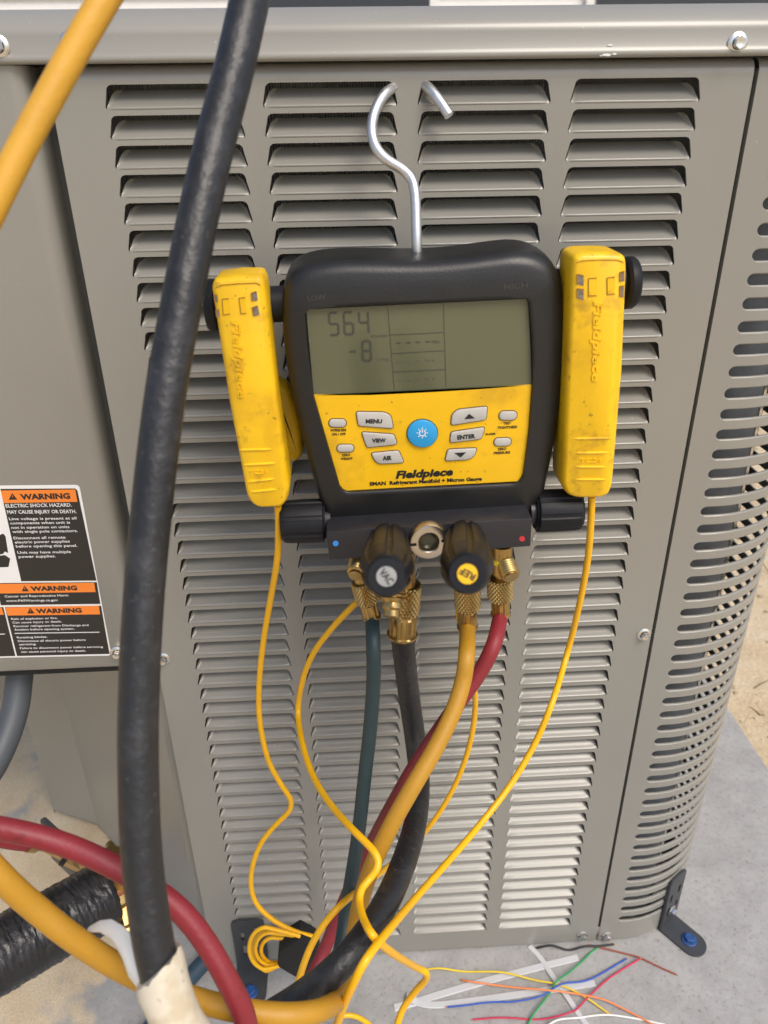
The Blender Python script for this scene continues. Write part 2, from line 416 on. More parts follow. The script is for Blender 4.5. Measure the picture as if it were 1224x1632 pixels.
for ci, (xa, xb) in enumerate(COLX):
    V, F = louver(*COLX[1]); sx = (xb - xa) / (COLX[1][1] - COLX[1][0])
    me = bpy.data.meshes.new('louver'); me.from_pydata([(v.x * sx, v.y, v.z) for v in V], [], F); me.shade_smooth(); me.materials.append(PAINT)
    for r in range(NR):
        o = bpy.data.objects.new('louver', me); COL.objects.link(o); o.parent = panel
        o.location = Vector(((xa + xb) / 2, 0, Z0 - r * PT)) - wloc(unit)

# corner panel with cut slots, bent round the right front corner
RC = .115; XC = .332; CY = RC
SEND = .36                                       # slots run to this arc position
ARC0 = XC; ARC1 = XC + RC * math.pi / 2
def bend(s, z, off=0.):
    """s: distance along the sheet measured from x = 0 on the front"""
    if s <= ARC0: return Vector((s, 0 + off, z))
    if s < ARC1:
        a = (s - ARC0) / RC; return Vector((XC + (RC - off) * math.sin(a), CY - (RC - off) * math.cos(a), z))
    return Vector((XC + RC - off, CY + (s - ARC1), z))
def corner_cells():
    V, F = [], []; h = .0090; rad = h / 2; s0 = .3225; s1 = ARC1 + .16; sE = ARC1 + .25; nS = 26
    tops = [s0 + rad + (s1 - s0 - 2 * rad) * i / nS for i in range(nS + 1)]
    P = []
    for s in tops: P.append((s, h))
    for k in range(1, 8): a = math.pi / 2 - math.pi * k / 8; P.append((s1 - rad + rad * math.cos(a), rad + rad * math.sin(a)))
    for s in reversed(tops): P.append((s, 0))
    for k in range(1, 8): a = -math.pi / 2 - math.pi * k / 8; P.append((s0 + rad + rad * math.cos(a), rad + rad * math.sin(a)))
    N = len(P); lo, hi = -(PT - h) / 2, h + (PT - h) / 2; nt_ = len(tops)
    Q = []
    for k, (s, z) in enumerate(P):
        if k < nt_: Q.append((s, hi))
        elif k < nt_ + 7: j = k - nt_; Q.append((sE, hi) if j < 2 else (sE, lo) if j > 4 else (sE, rad + (rad if j == 2 else -rad if j == 4 else 0)))
        elif k < 2 * nt_ + 7: Q.append((s, lo))
        else: j = k - 2 * nt_ - 7; Q.append((SEAM2, lo) if j < 2 else (SEAM2, hi) if j > 4 else (SEAM2, rad + (-rad if j == 2 else rad if j == 4 else 0)))
    def grow(k, s, z):
        z2 = z + (.0010 if k < nt_ else -.0010 if nt_ + 7 <= k < 2 * nt_ + 7 else (z - rad) * .18); s2 = s + ((s - (s1 - rad)) * .18 if nt_ <= k < nt_ + 7 else (s - (s0 + rad)) * .18 if k >= 2 * nt_ + 7 else 0)
        return s2, z2
    PO = [grow(k, s, z) for k, (s, z) in enumerate(P)]
    for r in range(NR):
        zb = Z0 - r * PT + .002; n0 = len(V)
        V.extend(bend(s, zb + z) for s, z in Q); V.extend(bend(s, zb + z) for s, z in PO); V.extend(bend(s, zb + z, .0009) for s, z in P)
        V.extend(bend(s, zb + rad + (z - rad) * 1.0, .0026) for s, z in P)
        for k in range(N):
            k2 = (k + 1) % N
            for q in range(3): F.append([n0 + q * N + k, n0 + q * N + k2, n0 + (q + 1) * N + k2, n0 + (q + 1) * N + k])
    ztop = Z0 + .002 + hi; zbot = Z0 - (NR - 1) * PT + .002 + lo
    ss = [SEAM2] + tops + [s1, sE]
    def strip(prof):
        n = len(V)
        for off, z in prof: V.extend(bend(s, z, off) for s in ss)
        for j in range(len(prof) - 1):
            for i in range(len(ss) - 1): a = n + j * len(ss) + i; F.append([a, a + 1, a + len(ss) + 1, a + len(ss)])
    strip([(0, ztop), (0, .9862), (.0006, .9890), (.0022, .9920), (.0050, .9944), (.0085, .9960), (.012, .9968)])
    strip([(0, zbot), (0, .004), (.02, .004)])
    n = len(V); V.extend(Vector(p) for p in ((SEAM2, 0, .004), (SEAM2, 0, .9885), (SEAM2, .014, .9885), (SEAM2, .014, .004))); F.append([n, n + 1, n + 2, n + 3])
    return V, F
corner = build_flat('corner_panel', corner_cells(), PAINT, unit)
put('seam_gasket', box((XR - .004, .0125, .004), (SEAM2 + .004, .016, .9885)), BLKGAP, unit, smooth=False)
put('joining_strip', box((XR + .0002, .0004, .006), (SEAM2 - .0002, .003, .030)), GALV, unit, smooth=False)
# heat-exchanger coil: folded fins behind the louvers, bent round the corner
def coil():
    V, F = [], []; pitch = .0021; path = []
    s = -.185; RI = .080
    L0 = .335; tot = L0 + RI * math.radians(34)
    i = 0
    while s < tot:
        off = .0205 if i % 2 else .024
        if s < L0: x, y = s, off + .003
        else: a = (s - L0) / RI; x, y = L0 + (RI - (off - .0205)) * math.sin(a), .0235 + RI - (RI - (off - .0205)) * math.cos(a)
        path.append((x, y)); s += pitch / 2; i += 1
    for x, y in path: V += [Vector((x, y, .01)), Vector((x, y, .99))]
    for k in range(len(path) - 1): F.append([2 * k, 2 * k + 2, 2 * k + 3, 2 * k + 1])
    return V, F, path[-1]
cv, cf, cend = coil()
co = put('coil', (cv, cf), COILM, unit, smooth=False); co['kind'] = 'stuff'
put('coil_end_plate', box((cend[0] - .001, cend[1] - .006, .01), (cend[0] + .0015, cend[1] + .03, .99)), GALV, unit, smooth=False)
DARKIN = mat('inner_dark', (.05, .05, .05), .8)
def sheet(pts, z0, z1):
    V = [Vector((x, y, z)) for z in (z0, z1) for x, y in pts]; n = len(pts)
    return V, [[i, i + 1, n + i + 1, n + i] for i in range(n - 1)]
put('dark_partition', sheet([(cend[0] + .001, cend[1] + .03), (.418, .100)], .01, .99), DARKIN, unit, smooth=False)  # dark plate added to hide the nearer daylight dots behind the corner slots
put('rear_panel', sheet([(XC + RC, CY + .25), (XC + RC, .80), (-.478, .80), (-.478, .254)], .004, .998), PAINT, unit, smooth=False)
put('base_pan', box((-.40, .24, .002), (.43, .79, .03)), PAINT, unit, smooth=False)
# top cover: rolled rim swept along the front and round the corner
def cover():
    prof = [(-.006, .9964), (.0052, .9957), (.0074, .9966), (.0080, .9984), (.0073, 1.0004), (.0058, 1.0022), (.0058, 1.0120), (.0050, 1.0150), (.0030, 1.0180), (-.0080, 1.0275), (-.0130, 1.0286), (-.03, 1.0290), (-.3, 1.030)]
    ss = [-.70, -.4, -.1, .2, XC] + [XC + RC * math.pi / 2 * i / 14 for i in range(1, 15)] + [ARC1 + .3, ARC1 + .6]
    V, F = [], []
    for o, z in prof:
        for s in ss:
            if o < -.1:
                p = bend(s, z); V.append(Vector((min(p.x, .3), .3, z)) if p.y < .3 else Vector((.3, p.y, z)))
            else: V.append(bend(s, z, -o))
    W = len(ss)
    for j in range(len(prof) - 1):
        for i in range(W - 1): F.append([j * W + i, j * W + i + 1, (j + 1) * W + i + 1, (j + 1) * W + i])
    return V, F
put('top_cover', cover(), PAINT, unit, angle=60)
put('top_deck', box((-.69, .28, 1.01), (.40, .79, 1.028)), DARKIN, unit, smooth=False)
# control box access panel on the left
AX = -.2105; AZ = .4855
def access():
    prof = []  # rolled right edge in plan
    for k in range(9): a = math.pi / 2 * k / 8; prof.append((AX - .012 + .012 * math.sin(a), -.004 + .012 - .012 * math.cos(a)))
    plan = [(-.62, .3), (-.62, -.004), (-.45, -.004)] + prof + [(AX, .05)]
    zs = [(AZ + .004, .0015), (AZ + .0015, .0004), (AZ + .004, 0), (.9955, 0)]
    V, F = [], []; n = len(plan)
    for z, o in zs[2:]: V += [Vector((x, y + o, z)) for x, y in plan]
    for i in range(n - 1): F.append([i, i + 1, n + i + 1, n + i])
    m0 = len(V); V += [Vector((x, y + .002, AZ)) for x, y in plan]
    for i in range(n - 1): F.append([m0 + i, m0 + i + 1, i + 1, i])
    return V, F
acc = put('access_panel', access(), PAINT, unit, angle=50)
put('bottom_gasket', box((-.61, .004, AZ - .012), (AX - .004, .06, AZ + .002), .003), BLKGAP, unit)
put('box_underside', box((-.60, .05, AZ - .002), (AX, .30, AZ + .004)), PAINT, unit, smooth=False)
put('groove_channel', sheet([(AX - .004, .03), (XL + .002, .03), (XL + .002, .012)], AZ - .01, .996), mat('groove_shade', (.10, .098, .09), .5), unit, smooth=False)  # darker taupe puts the shade inside the groove into its colour
# open service corner below the control box
put('service_recess', sheet([(-.478, .40), (-.478, .254), (-.470, .250), (-.402, .222), (-.394, .214), (-.21, .018), (XL, .014)], .012, AZ + .01), PAINT, unit, angle=20)
put('corner_return', sheet([(XL, .0145), (XL - .004, .020), (XL - .012, .024)], .004, AZ + .005), BLKGAP, unit, smooth=False)  # black colour stands in for the shade in this gap

# hex washer-head screws
def screw_mesh(K=1.22):
    a = lathe([(.0001, -.0001), (.0056, 0), (.0058, -.0006), (.0050, -.0012), (.0036, -.0015)], (0, 0, 0), (0, 1, 0), 20, cap=(False, False))
    b = lathe([(.0034, -.0008), (.0034, -.0042), (.0030, -.0048), (.0018, -.0046), (.0001, -.0044)], (0, 0, 0), (0, 1, 0), 6, cap=(False, True))
    V, F = join(a, b); me = bpy.data.meshes.new('screw'); me.from_pydata([tuple(v * K) for v in V], [], F)
    me.shade_smooth(); me.set_sharp_from_angle(angle=math.radians(30)); me.materials.append(GALV); return me
SCM = screw_mesh()
for u, v, y in ((1175, 69, -.0060), (-2, 74, -.0060), (113, 69, -.0060), (1026, 1011, 0), (260, 1050, 0), (928, 1490, 0), (967, 1491, 0), (345, 1522, 0), (187, 1040, -.004), (146, 1248, .236)):
    o = mk('screw', SCM, None, unit, Y(u, v, y) - wloc(unit)); o.rotation_euler = (0, random.random() * 1.0, 0)

# chipped paint on the rim of the top cover
for k, (u, v, w_, h_) in enumerate(((972, 72, 5, 1.6), (966, 87.5, 9, 2.2), (979, 86, 4, 1.6), (958, 88.5, 3, 1.2))):
    lay([(u - w_, v + h_ * .3), (u - w_ * .4, v - h_ * .8), (u + w_ * .3, v - h_), (u + w_, v - h_ * .2), (u + w_ * .5, v + h_), (u - w_ * .3, v + h_ * .7)], -.0059 if v < 80 else -.0079, WHT, unit, 'paint_chip', .0003)
# warning label on the access panel
def Lb(x, y): return (x / 3.825, 740 + y / 3.825)
YB = -.0042
lab = put('warning_label', loft(fillet([Y(-120, 775, YB), Y(126.5, 772.5, YB), Y(177.8, 1044.5, YB), Y(-95, 1050, YB)], .004), [(0, YB), (0, YB - .0003)]), WHT, unit, smooth=False)
lab['label'] = 'white and black warning sticker with orange headings'
y1 = YB - .0003; y2 = y1 - .00025; y3 = y2 - .00025
lay([Lb(3, 150), Lb(458, 147), Lb(472, 160), Lb(588, 708), Lb(130, 712)], y1, LBLK, lab, 'black_field', .0002)
lay([Lb(-20, 724), Lb(590, 718), Lb(612, 850), Lb(5, 858)], y1, LBLK, lab, 'black_field', .0002)
lay([Lb(30, 870), Lb(616, 862), Lb(668, 1155), Lb(104, 1168)], y1, LBLK, lab, 'black_field', .0002)
lay([Lb(-80, 872), Lb(20, 870), Lb(94, 1168), Lb(-80, 1172)], y1, LBLK, lab, 'black_field', .0002)
lay([Lb(5, 160), Lb(459, 153), Lb(472, 228), Lb(22, 236)], y2, ORG, lab, 'orange_heading', .0002)
lay([Lb(-15, 729), Lb(574, 722), Lb(583, 778), Lb(2, 787)], y2, ORG, lab, 'orange_heading', .0002)
lay([Lb(32, 872), Lb(602, 862), Lb(611, 914), Lb(46, 921)], y2, ORG, lab, 'orange_heading', .0002)
lay([Lb(-60, 876), Lb(10, 873), Lb(24, 916), Lb(-60, 918)], y2, ORG, lab, 'orange_heading', .0002)
line(Lb(90, 1030), Lb(607, 1023), .9, y2, WHT, lab, 'rule'); line(Lb(-30, 1036), Lb(30, 1034), .9, y2, WHT, lab, 'rule')
lay([Lb(-25, 560), Lb(30, 553), Lb(62, 575), Lb(52, 625), Lb(-20, 628)], y1, LBLK, lab, 'pictogram', .0002, .0006)
lay([Lb(-10, 440), Lb(8, 425), Lb(22, 424), Lb(34, 440), Lb(50, 540), Lb(30, 530), Lb(20, 545), Lb(-15, 552)], y1, LBLK, lab, 'pictogram', .0002, .0004)
for cx, cy, s in ((77, 196, 26), (152, 757, 22), (186, 892, 22)):
    lay([Lb(cx - s + 3, cy + s * .75), Lb(cx - 3, cy - s * .8), Lb(cx + s + 2, cy + s * .7)], y3, LBLK, lab, 'hazard_triangle', .0002)
    line(Lb(cx - 2, cy - 8), Lb(cx, cy + 6), .8, y3 - .0003, ORG, lab, 'exclamation_mark', .0002)
for s, a, b, h, c, bd in (
    ('WARNING', (128, 214), (430, 208), 36, LBLK, .045), ('WARNING', (190, 771), (472, 766), 31, LBLK, .045), ('WARNING', (222, 907), (500, 902), 31, LBLK, .045),
    ('ELECTRIC SHOCK HAZARD.', (37, 263), (438, 257), 24, WHT, .010), ('MAY CAUSE INJURY OR DEATH.', (46, 301), (467, 297), 24, WHT, .010),
    ('Line voltage is present at all', (57, 340), (467, 335), 18, WHT, .006), ('components when unit is', (64, 366), (428, 361), 18, WHT, .006),
    ('not in operation on units', (71, 393), (424, 388), 18, WHT, .006), ('with single pole contactors.', (78, 418), (475, 412), 18, WHT, .006),
    ('Disconnect all remote', (85, 457), (400, 452), 18, WHT, .006), ('electric power supplies', (92, 482), (426, 476), 18, WHT, .006),
    ('before opening this panel.', (99, 507), (472, 502), 18, WHT, .006), ('Unit may have multiple', (108, 545), (433, 540), 18, WHT, .006), ('power supplies.', (115, 570), (340, 566), 18, WHT, .006),
    ('Cancer and Reproductive Harm', (30, 811), (417, 804), 15, WHT, .006), ('www.P65Warnings.ca.gov', (40, 838), (355, 833), 15, WHT, .006),
    ('Risk of explosion or fire.', (70, 948), (352, 942), 14, WHT, .006), ('Can cause injury or death.', (77, 970), (378, 963), 14, WHT, .006),
    ('Recover refrigerant from Discharge and', (84, 992), (540, 985), 14, WHT, .006), ('Suction before opening system.', (91, 1013), (455, 1007), 14, WHT, .006),
    ('Rotating blades.', (105, 1061), (290, 1056), 14, WHT, .006), ('Disconnect all electric power before', (111, 1083), (522, 1075), 14, WHT, .006), ('servicing.', (118, 1104), (222, 1100), 14, WHT, .006),
    ('Failure to disconnect power before servicing', (123, 1126), (628, 1117), 14, WHT, .006), ('can cause personal injury or death.', (130, 1148), (525, 1141), 14, WHT, .006)):
    text(s, Lb(*a), Lb(*b), h / 3.825, y3 if c is LBLK else y2, c, lab, bold=bd, thick=.00015)

# ================================================================== MANIFOLD GAUGE
TILT = math.radians(1.9)
EX = Vector((math.cos(TILT), 0, math.sin(TILT))); EZ = Vector((-math.sin(TILT), 0, math.cos(TILT))); FY = Vector((0, -1, 0))
gauge = thing('manifold_gauge', Y(684, 885, -.08), 'black and yellow digital manifold gauge hanging on the louvered panel', 'gauge')
def smooth_closed(P, n=6):
    N = len(P); out = []
    for i in range(N):
        a, b, c, d = P[i - 1], P[i], P[(i + 1) % N], P[(i + 2) % N]
        for k in range(n):
            t = k / n; out.append(.5 * ((2 * b) + (c - a) * t + (2 * a - 5 * b + 4 * c - d) * t * t + (3 * b - a - 3 * c + d) * t ** 3))
    return out
def polar(P, c, n=160):
    """resample a closed star-shaped outline at even angles about c"""
    out = []; N = len(P)
    for k in range(n):
        a = 2 * math.pi * k / n; d = Vector((math.cos(a), 0, math.sin(a))); best = None
        for i in range(N):
            p, q = P[i] - c, P[(i + 1) % N] - c; e = q - p
            den = d.x * e.z - d.z * e.x
            if abs(den) < 1e-12: continue
            t = (p.x * e.z - p.z * e.x) / den; s = (p.x * d.z - p.z * d.x) / den
            if t > 0 and -1e-6 <= s <= 1 + 1e-6 and (best is None or t > best): best = t
        out.append(c + d * best)
    return out
SIL = [(451, 480), (455, 445), (468, 421), (492, 409), (530, 403), (580, 402), (640, 403), (690, 402), (735, 398), (780, 392), (820, 388), (852, 394), (874, 412), (887, 445), (892, 500), (891, 560), (886, 620), (877, 680), (865, 740), (854, 786), (846, 806), (760, 812), (610, 817), (523, 818), (513, 795), (496, 735), (480, 675), (467, 620), (457, 560), (452, 515)]
WINP = [(486, 500), (492, 491), (600, 486), (720, 480), (835, 474), (842, 479), (847, 540), (848, 612), (843, 680), (833, 757), (824, 769), (680, 776), (553, 783), (543, 777), (522, 705), (500, 628), (490, 550)]
yS, yW = -.056, -.0845
Sp = smooth_closed([Y(u, v, yS) for u, v in SIL], 5)
Wp = fillet([Y(u, v, yW) for u, v in WINP], .0012, 2)
cS = Y(672, 612, yS); cW = Y(672, 625, yW)
S = polar(Sp, cS); W_ = polar(Wp, cW); NP = len(S)
rings = [(.14, -.026), (.03, -.030), (0, -.036), (-.01, -.046), (-.01, -.056), (.01, -.066), (.04, -.074), (.10, -.0795), (.20, -.0834), (.32, -.0850), (.6, -.0862), (.9, -.0872), (.985, -.0872), (1.0, -.0865), (1.0, -.0815)]
V, F = [], []
for t, y in rings:
    for k in range(NP):
        p = S[k] + (W_[k] - S[k]) * t; V.append(Vector((p.x, y, p.z)))
for j in range(len(rings) - 1):
    for k in range(NP): k2 = (k + 1) % NP; F.append([j * NP + k, j * NP + k2, (j + 1) * NP + k2, (j + 1) * NP + k])
F.append(list(range(NP)))
put('rubber_boot', (V, F), RUBBER, gauge, angle=60)
put('inner_case', ([Vector((p.x, -.0822, p.z)) for p in W_], [list(range(NP))]), BLKPL, gauge, smooth=False)
yF = -.0832
lcd = put('display', loft(fillet([Y(u, v, yF) for u, v in ((488, 493), (842, 476), (848, 613), (676, 624), (500, 629))], [.002, .002, .0004, .004, .0004]), [(0, yF + .001), (0, yF)]), LCD, gauge, smooth=False)
lcd['label'] = 'grey-green liquid crystal display reading 564 and minus 8'
yI = yF - .0001
# seven-segment figures
SEG = {'0': 'abcdef', '5': 'afgcd', '6': 'afgedc', '4': 'fgbc', '8': 'abcdefg'}
def digit(ch, x, y, w_, h_, sl, mt, th=3.6):
    P = {'a': ((0, 0), (1, 0)), 'b': ((1, 0), (1, .5)), 'c': ((1, .5), (1, 1)), 'd': ((0, 1), (1, 1)), 'e': ((0, .5), (0, 1)), 'f': ((0, 0), (0, .5)), 'g': ((0, .5), (1, .5))}
    for s in SEG[ch]:
        (ax, ay), (bx, by) = P[s]; g = .07
        pa = (x + ax * w_ + ay * h_ * .05, y + ay * h_ + ax * w_ * sl); pb = (x + bx * w_ + by * h_ * .05, y + by * h_ + bx * w_ * sl)
        a = (pa[0] + (pb[0] - pa[0]) * g, pa[1] + (pb[1] - pa[1]) * g); b = (pb[0] - (pb[0] - pa[0]) * g, pb[1] - (pb[1] - pa[1]) * g)
        line(a, b, th, yI, mt, lcd, 'display_segment', .00015)
digit('5', 524, 499, 14, 35, -.05, LCDI); digit('6', 547.5, 498, 14, 35, -.05, LCDI); digit('4', 572, 497, 14, 35, -.05, LCDI)
digit('8', 577, 544, 13, 31, -.05, LCDI); line((557, 560.5), (567, 560), 3, yI, LCDI, lcd, 'display_segment', .00015)
text('Microns', (592, 538), (618, 536.5), 4.4, yI, LCDI, lcd, thick=.0001); text('inHg', (600, 575), (619, 574), 4, yI, LCDI2, lcd, thick=.0001)
for a, b in (((618, 489), (628.5, 622)), ((706.5, 483), (711, 617)), ((621, 534), (706, 530)), ((624, 563.5), (708, 559)), ((626.5, 593), (710, 589))):
    line(a, b, 1.0, yI, LCDI, lcd, 'display_rule', .0001)
for y, mt in ((547, LCDI), (577, LCDI2), (606, LCDI2)):
    for k in range(4): x = 632 + k * 15.3; line((x, y - k * .7), (x + 7, y - .3 - k * .7), 2.2, yI, mt, lcd, 'display_dash', .0001)
text('TSH', (688, 547.5), (700, 547), 4.5, yI, LCDI, lcd, thick=.0001); text('F', (689, 577), (692, 577), 4.5, yI, LCDI2, lcd, thick=.0001); text('F', (690, 606), (693, 606), 4.5, yI, LCDI2, lcd, thick=.0001)
for u, v in ((624, 495), (627, 502)): line((u, v), (u + 3, v - .3), 2, yI, LCDI2, lcd, 'display_dash', .0001)
# keypad overlay
yK = -.0842
face = put('keypad', loft(fillet([Y(u, v, yK) for u, v in ((500, 629.5), (590, 629), (676, 625), (760, 620), (847.5, 613), (842, 690), (832.5, 767), (680, 775), (541, 783), (520, 700))], [.0004, 0, 0, 0, .0004, .01, .004, 0, .004, .01], 5), [(0, yK + .002), (0, yK + .0002), (.0003, yK)]), YFACE, gauge, angle=25)
face['label'] = 'yellow keypad with grey keys and a blue power button'
def key(name, pix, mt=BTN, h=.0016, r=.0018):
    o = fillet([Y(u, v, yK) for u, v in pix], r, 4)
    rim = put('key_rim', loft([p for p in o], [(-.0007, yK), (-.0007, yK - .0003)]), INKB, face, smooth=False)
    return put(name, loft(o, [(0, yK), (0, yK - h + .0006), (.0003, yK - h + .0002), (.0008, yK - h)]), mt, face, angle=30)
INKB = mat('key_outline', (.14, .09, .03), .5)
for pix, r in (([(567.6, 656), (612.6, 656.7), (623, 662), (626.4, 682.2), (571.2, 678)], [.002, .006, .006, .002, .002]), ([(576.3, 688.2), (627.8, 692), (632.7, 707.4), (584.7, 712.4)], .002),
               ([(591.4, 721.8), (635, 717.6), (643.5, 736.7), (604.5, 738.5), (597.3, 733.5)], [.002, .002, .002, .006, .006]),
               ([(718.8, 677), (720, 660.4), (729, 652.5), (776.5, 647.5), (774.1, 668.2)], [.002, .006, .006, .002, .002]), ([(716.9, 704.7), (718.8, 688.2), (772.5, 680.4), (766.7, 698.8)], .002),
               ([(709, 733.7), (713.7, 716), (760, 713.7), (755, 727), (746, 731.8)], [.002, .002, .002, .006, .006])):
    key('key', pix, r=r)
for cx, cy, w2, h2, sl in ((538, 674, 13.5, 6.3, .0), (550.6, 714, 13.3, 5.8, -.02), (809.4, 662, 14, 7, -.06), (800.8, 704, 13.5, 6.2, -.06)):
    pix = [(cx + (w2 - h2) * (1 if math.cos(a) > 0 else -1) + h2 * math.cos(a), cy + h2 * math.sin(a) + sl * w2 * math.cos(a)) for a in [2 * math.pi * (k + .5) / 20 for k in range(20)]]
    key('small_key', pix, r=0, h=.0013)
pb = key('power_button', [(673 + 24 * math.cos(a), 690 + 21.5 * math.sin(a)) for a in [2 * math.pi * k / 40 for k in range(40)]], BLUEB, .0024, 0)
yPB = yK - .0024
def ringpx(cx, cy, ra, rb, a0, a1, y, mt, parent, name, n=24):
    o = [Y(cx + ra * math.cos(a0 + (a1 - a0) * k / n), cy - ra * math.sin(a0 + (a1 - a0) * k / n), y) for k in range(n + 1)]
    i_ = [Y(cx + rb * math.cos(a0 + (a1 - a0) * k / n), cy - rb * math.sin(a0 + (a1 - a0) * k / n), y) for k in range(n + 1)]
    V = [p + FY * .0002 for p in o + i_]; n1 = n + 1
    return put(name, (V, [[k, k + 1, n1 + k + 1, n1 + k] for k in range(n)]), mt, parent, smooth=False)
ringpx(673, 690, 5.6, 3.8, math.radians(125), math.radians(415), yPB, WHT, face, 'power_symbol')
line((673, 683.5), (673, 690), 1.6, yPB, WHT, face, 'power_symbol', .0002)
for k in range(8):
    a = math.radians(45 * k); line((673 + 6.6 * math.cos(a), 690 + 6.4 * math.sin(a)), (673 + 9 * math.cos(a), 690 + 8.6 * math.sin(a)), 1.5, yPB, WHT, face, 'power_symbol', .0002)
yT = yK - .0001; yBt = yK - .0017
for s, a, b, h, y, bd in (('MENU', (583, 674.5), (609, 674.3), 6.6, yBt, .04), ('VIEW', (593, 705.3), (615, 704.6), 6.4, yBt, .04), ('AIR', (610, 733.3), (624.5, 732.6), 6.6, yBt, .04), ('ENTER', (729, 700.3), (757.5, 697.8), 6.6, yBt, .04),
                          ('WIRELESS', (526.5, 687.6), (552, 687), 4, yT, .025), ('ON / OFF', (529, 694), (551, 693.4), 4, yT, .025), ('ZERO', (544.5, 727), (558, 726.7), 4, yT, .025), ('WEIGHT', (543, 733), (562, 732.5), 4, yT, .025),
                          ('TEST', (802, 676.5), (814.5, 675.8), 4, yT, .025), ('TIGHTNESS', (793, 683.6), (824, 682), 4, yT, .025), ('ZERO', (793, 717.5), (807, 716.8), 4, yT, .025), ('PRESSURE', (787, 724), (813, 722.5), 4, yT, .025),
                          ('ALARM', (773, 693.5), (789, 692.7), 3.4, yT, .025)):
    text(s, a, b, h, y, INK, face, bold=bd, thick=.0002)
text('Fieldpiece', (630.5, 762.5), (722, 757), 12.5, yT, INK, face, bold=.045, shear=.22, thick=.0002)
text('SMAN  Refrigerant Manifold + Micron Gauge', (589, 773.8), (768, 765.5), 6.0, yT, INK, face, bold=.04, thick=.0002)
lay([(740, 668), (747.5, 659.5), (757, 666.5)], yBt, INK, face, 'arrow_mark', .0002); lay([(724.5, 721.8), (743, 720.8), (734, 729)], yBt, INK, face, 'arrow_mark', .0002)
text('LOW', (490, 479), (520, 476.5), 7.5, -.0859, mat('boot_relief', (.045, .044, .04), .35), gauge, bold=.02, thick=.0009); text('HIGH', (803, 461), (840, 458.5), 8, -.0859, bpy.data.materials['boot_relief'], gauge, bold=.02, thick=.0009)
# hanger arms that carry the clamps
for sgn, pa, pb_ in ((-1, (470, 484), (343, 487)), (1, (875, 458), (999, 451))):
    a, b = Y(*pa, -.062), Y(*pb_, -.062); d = (b - a); L = d.length
    arm = put('hanger_arm', lathe([(.0125, 0), (.0125, L - .004)], a, d, 28), BLKPL, gauge)
    put('arm_end_cap', lathe([(.0125, L - .004), (.0165, L - .003), (.0182, L - .001), (.0182, L + .003), (.0165, L + .0055), (.010, L + .0068), (.0005, L + .007)], a, d, 32, cap=(False, True)), BLKPL, arm)
# valve block
yBk = -.108
bl, br_ = Y(522, 864, yBk), Y(846.5, 855, yBk); bw = (br_ - bl).length; bc = (bl + br_) / 2
blk = put('valve_block', box((-bw / 2, -.0, -.0125), (bw / 2, .062, .0125), .0011, 2, EX, EZ, Vector((bc.x, yBk, bc.z))), ANOD, gauge)
def disc(u, v, y, rpx, mt, name, parent, th=.0003):
    return lay([(u + rpx * math.cos(2 * math.pi * k / 24), v + rpx * .92 * math.sin(2 * math.pi * k / 24)) for k in range(24)], y, mt, parent, name, th)
disc(535, 866, yBk, 4.6, wire_mat('blue_dot', (.03, .25, .75)), 'blue_dot', blk); disc(832, 858.5, yBk, 4.6, wire_mat('red_dot', (.55, .03, .05)), 'red_dot', blk)
# sight glass
cg = Y(682, 857, yBk)
put('sight_glass_ring', lathe([(.0148, 0), (.0148, .006), (.0142, .0072), (.0132, .0076), (.0088, .0076), (.0080, .0070), (.0080, -.004)], cg, FY, 40, cap=(True, False)), mat('nickel', (.62, .56, .48), .3, metal=1.), gauge, angle=30)
put('sight_glass', lathe([(.0081, .003), (.006, .0042), (.0001, .0046)], cg, FY, 24, cap=(False, True)), mat('dark_glass', (.05, .05, .03), .06), gauge)
for s in (-1, 1):
    put('ring_slot', box((-.0024, -.0008, -.001), (.0024, .0012, .001), 0, 1, EX, EZ, cg + EX * s * .0118 + FY * .0073 + EZ * s * .0008), BLKPL, gauge, smooth=False)
# side knobs
def knob_profile(R, L): return [(R * .80, 0), (R * .84, .001), (R * .98, .002), (R, .004), (R, L * .55), (R * .985, L * .8), (R * .95, L - .003), (R * .85, L - .0008), (R * .5, L), (.0004, L)]
def flutes(n, dep, j0, j1, shift=0):
    def f(t, j, k):
        if not (j0 <= j <= j1): return 1
        c = math.cos(n * (t + shift)); return 1 - dep * max(0, min(1, (c - .55) / .25))
    return f
for sgn, (ua, va), (ub, vb) in ((-1, (519, 829), (447, 832)), (1, (851, 815), (926, 812))):
    a, b = Y(ua, va, -.080), Y(ub, vb, -.080)
    put('side_stem', lathe([(.010, -.004), (.010, .003)], a, b - a, 24), ANOD, gauge)
    kb = put('side_knob', lathe(knob_profile(.0172, (b - a).length), a, b - a, 96, flutes(8, .045, 2, 7, .2), up=(0, 0, 1)), BLKPL, gauge, angle=28)
